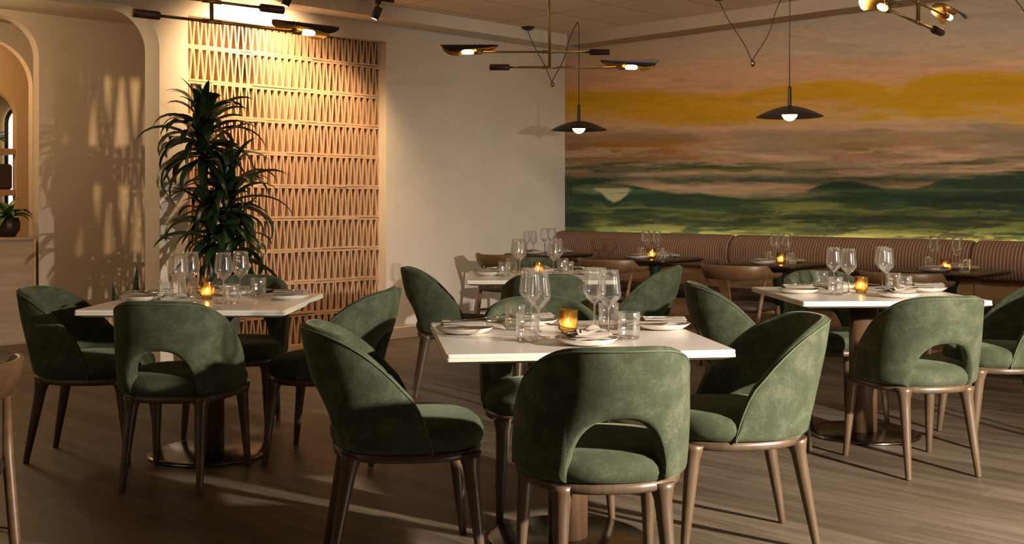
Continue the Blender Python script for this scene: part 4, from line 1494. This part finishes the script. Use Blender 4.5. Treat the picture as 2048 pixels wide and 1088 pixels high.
def mk_snake():
    n = Nodes('snake_plant_leaf')
    v = n.coords((1, 1, 6))
    f = n.noise(v, 7, 4, 0.7)
    n.link(n.ramp(f, [(0.40, (0.02, 0.055, 0.022)), (0.55, (0.05, 0.11, 0.045)), (0.66, (0.16, 0.22, 0.10))]), n.b.inputs['Base Color'])
    n.b.inputs['Roughness'].default_value = 0.4
    return n.m


def snake_plant():
    X, Z = (262 - 1024) / FPX * 8.75, 8.75
    x, y = room(X, Z)
    root = thing('snake_plant', (x, y, 0), 0, 'small snake plant in a pale round planter beside the arch', 'plant')
    MB().lathe([(0.001, 0.0), (0.135, 0.0), (0.145, 0.01), (0.155, 0.20), (0.155, 0.232), (0.150, 0.236), (0.142, 0.230), (0.140, 0.215), (0.001, 0.215)], 40).build('planter', M_POTWHITE, root)
    MB().lathe([(0.001, 0.222), (0.140, 0.218)], 32).build('soil', M_SOIL, root)
    ml = mk_snake()
    rnd = random.Random(2)
    for dx, dy, h, az, tilt in ((0.03, 0.0, 0.52, 0.4, 0.05), (0.075, -0.03, 0.40, 0.0, 0.10), (-0.075, 0.06, 0.38, 3.4, 0.16), (0.0, -0.04, 0.30, 4.4, 0.12), (0.02, 0.06, 0.34, 2.0, 0.1)):
        m = MB()
        rings = []
        for i in range(11):
            t = i / 10
            wd = 0.054 * (0.65 + 0.5 * math.sin(PI * min(1, t * 0.9 + 0.1))) * (1 - t ** 5) if t < 1 else 0.001
            cx = dx + math.cos(az) * tilt * h * t ** 1.5
            cy = dy + math.sin(az) * tilt * h * t ** 1.5
            rx, ry = SA * math.cos(0.6 * t) , -CA
            rings.append([(cx - rx * wd / 2, cy - ry * wd / 2, 0.21 + h * t), (cx + 0.008 * CA, cy + 0.008 * SA, 0.21 + h * t), (cx + rx * wd / 2, cy + ry * wd / 2, 0.21 + h * t), (cx - 0.003 * CA, cy - 0.003 * SA, 0.21 + h * t)])
        m.quad_strip(rings, cap0=True, cap1=True)
        m.build('leaf', ml, root)


snake_plant()

# ------------------------------------------------------------------ counter and shelf nook at the far left
root = thing('wooden_counter', (3.1, 9.9, 0), 0, 'pale wood-grain counter at the left edge, below the alcove shelves', 'counter')
MB().box(-1.6, 0.775, -0.137, 0.55, 0.0, 0.90).build('body', M_COUNTER, root)
MB().box(-1.6, 0.800, -0.150, 0.56, 0.90, 0.925, bev=0.004).build('countertop', M_COUNTER, root)
MB().box(0.775, 0.800, -0.150, 0.56, 0.0, 0.90).build('side_panel', M_SHELF, root)
for z, lab in ((1.775, 'upper wooden shelf board in the arched niche at far left'), (1.36, 'lower wooden shelf board in the arched niche at far left')):
    o = MB().box(2.62, 4.36, 11.42, 11.72, z - 0.06, z, bev=0.004).build('shelf_board', M_SHELF)
    tag(o, lab, 'shelf', 'niche shelves')
o = MB().box(3.78, 4.352, 11.46, 11.68, 1.3605, 1.62, bev=0.02).build('storage_box', plain('dark_basket', (0.05, 0.03, 0.018), 0.8, var=0.3, nscale=50))
tag(o, 'dark brown box on the lower shelf of the niche', 'box')


def small_plant(loc, label, seed, pot_r, pot_h, n, L):
    root = thing('potted_plant', loc, 0, label, 'plant')
    MB().lathe([(0.001, 0.0), (pot_r * 0.6, 0.0), (pot_r * 0.95, pot_h * 0.35), (pot_r, pot_h * 0.7), (pot_r * 0.85, pot_h), (pot_r * 0.75, pot_h * 0.95), (0.001, pot_h * 0.9)], 28).build('pot', M_BRONZE, root)
    rnd = random.Random(seed)
    m = MB()
    for i in range(n):
        leaf_strip(m, (0, 0, pot_h * 0.9), i * 2.4, rnd.uniform(0.3, 1.4), L * rnd.uniform(0.7, 1.1), rnd.uniform(0.05, 0.08), rnd.uniform(1.2, 2.6), 8, 0.2)
    m.build('foliage', plain('bright_leaf', (0.06, 0.13, 0.03), 0.4, var=0.3), root)


small_plant((3.74, 9.98, 0.9255), 'leafy green plant in a dark round pot on the wooden counter', 4, 0.11, 0.17, 22, 0.26)
small_plant((4.19, 11.57, 1.7755), 'small green plant on the upper shelf of the niche', 9, 0.06, 0.09, 16, 0.22)
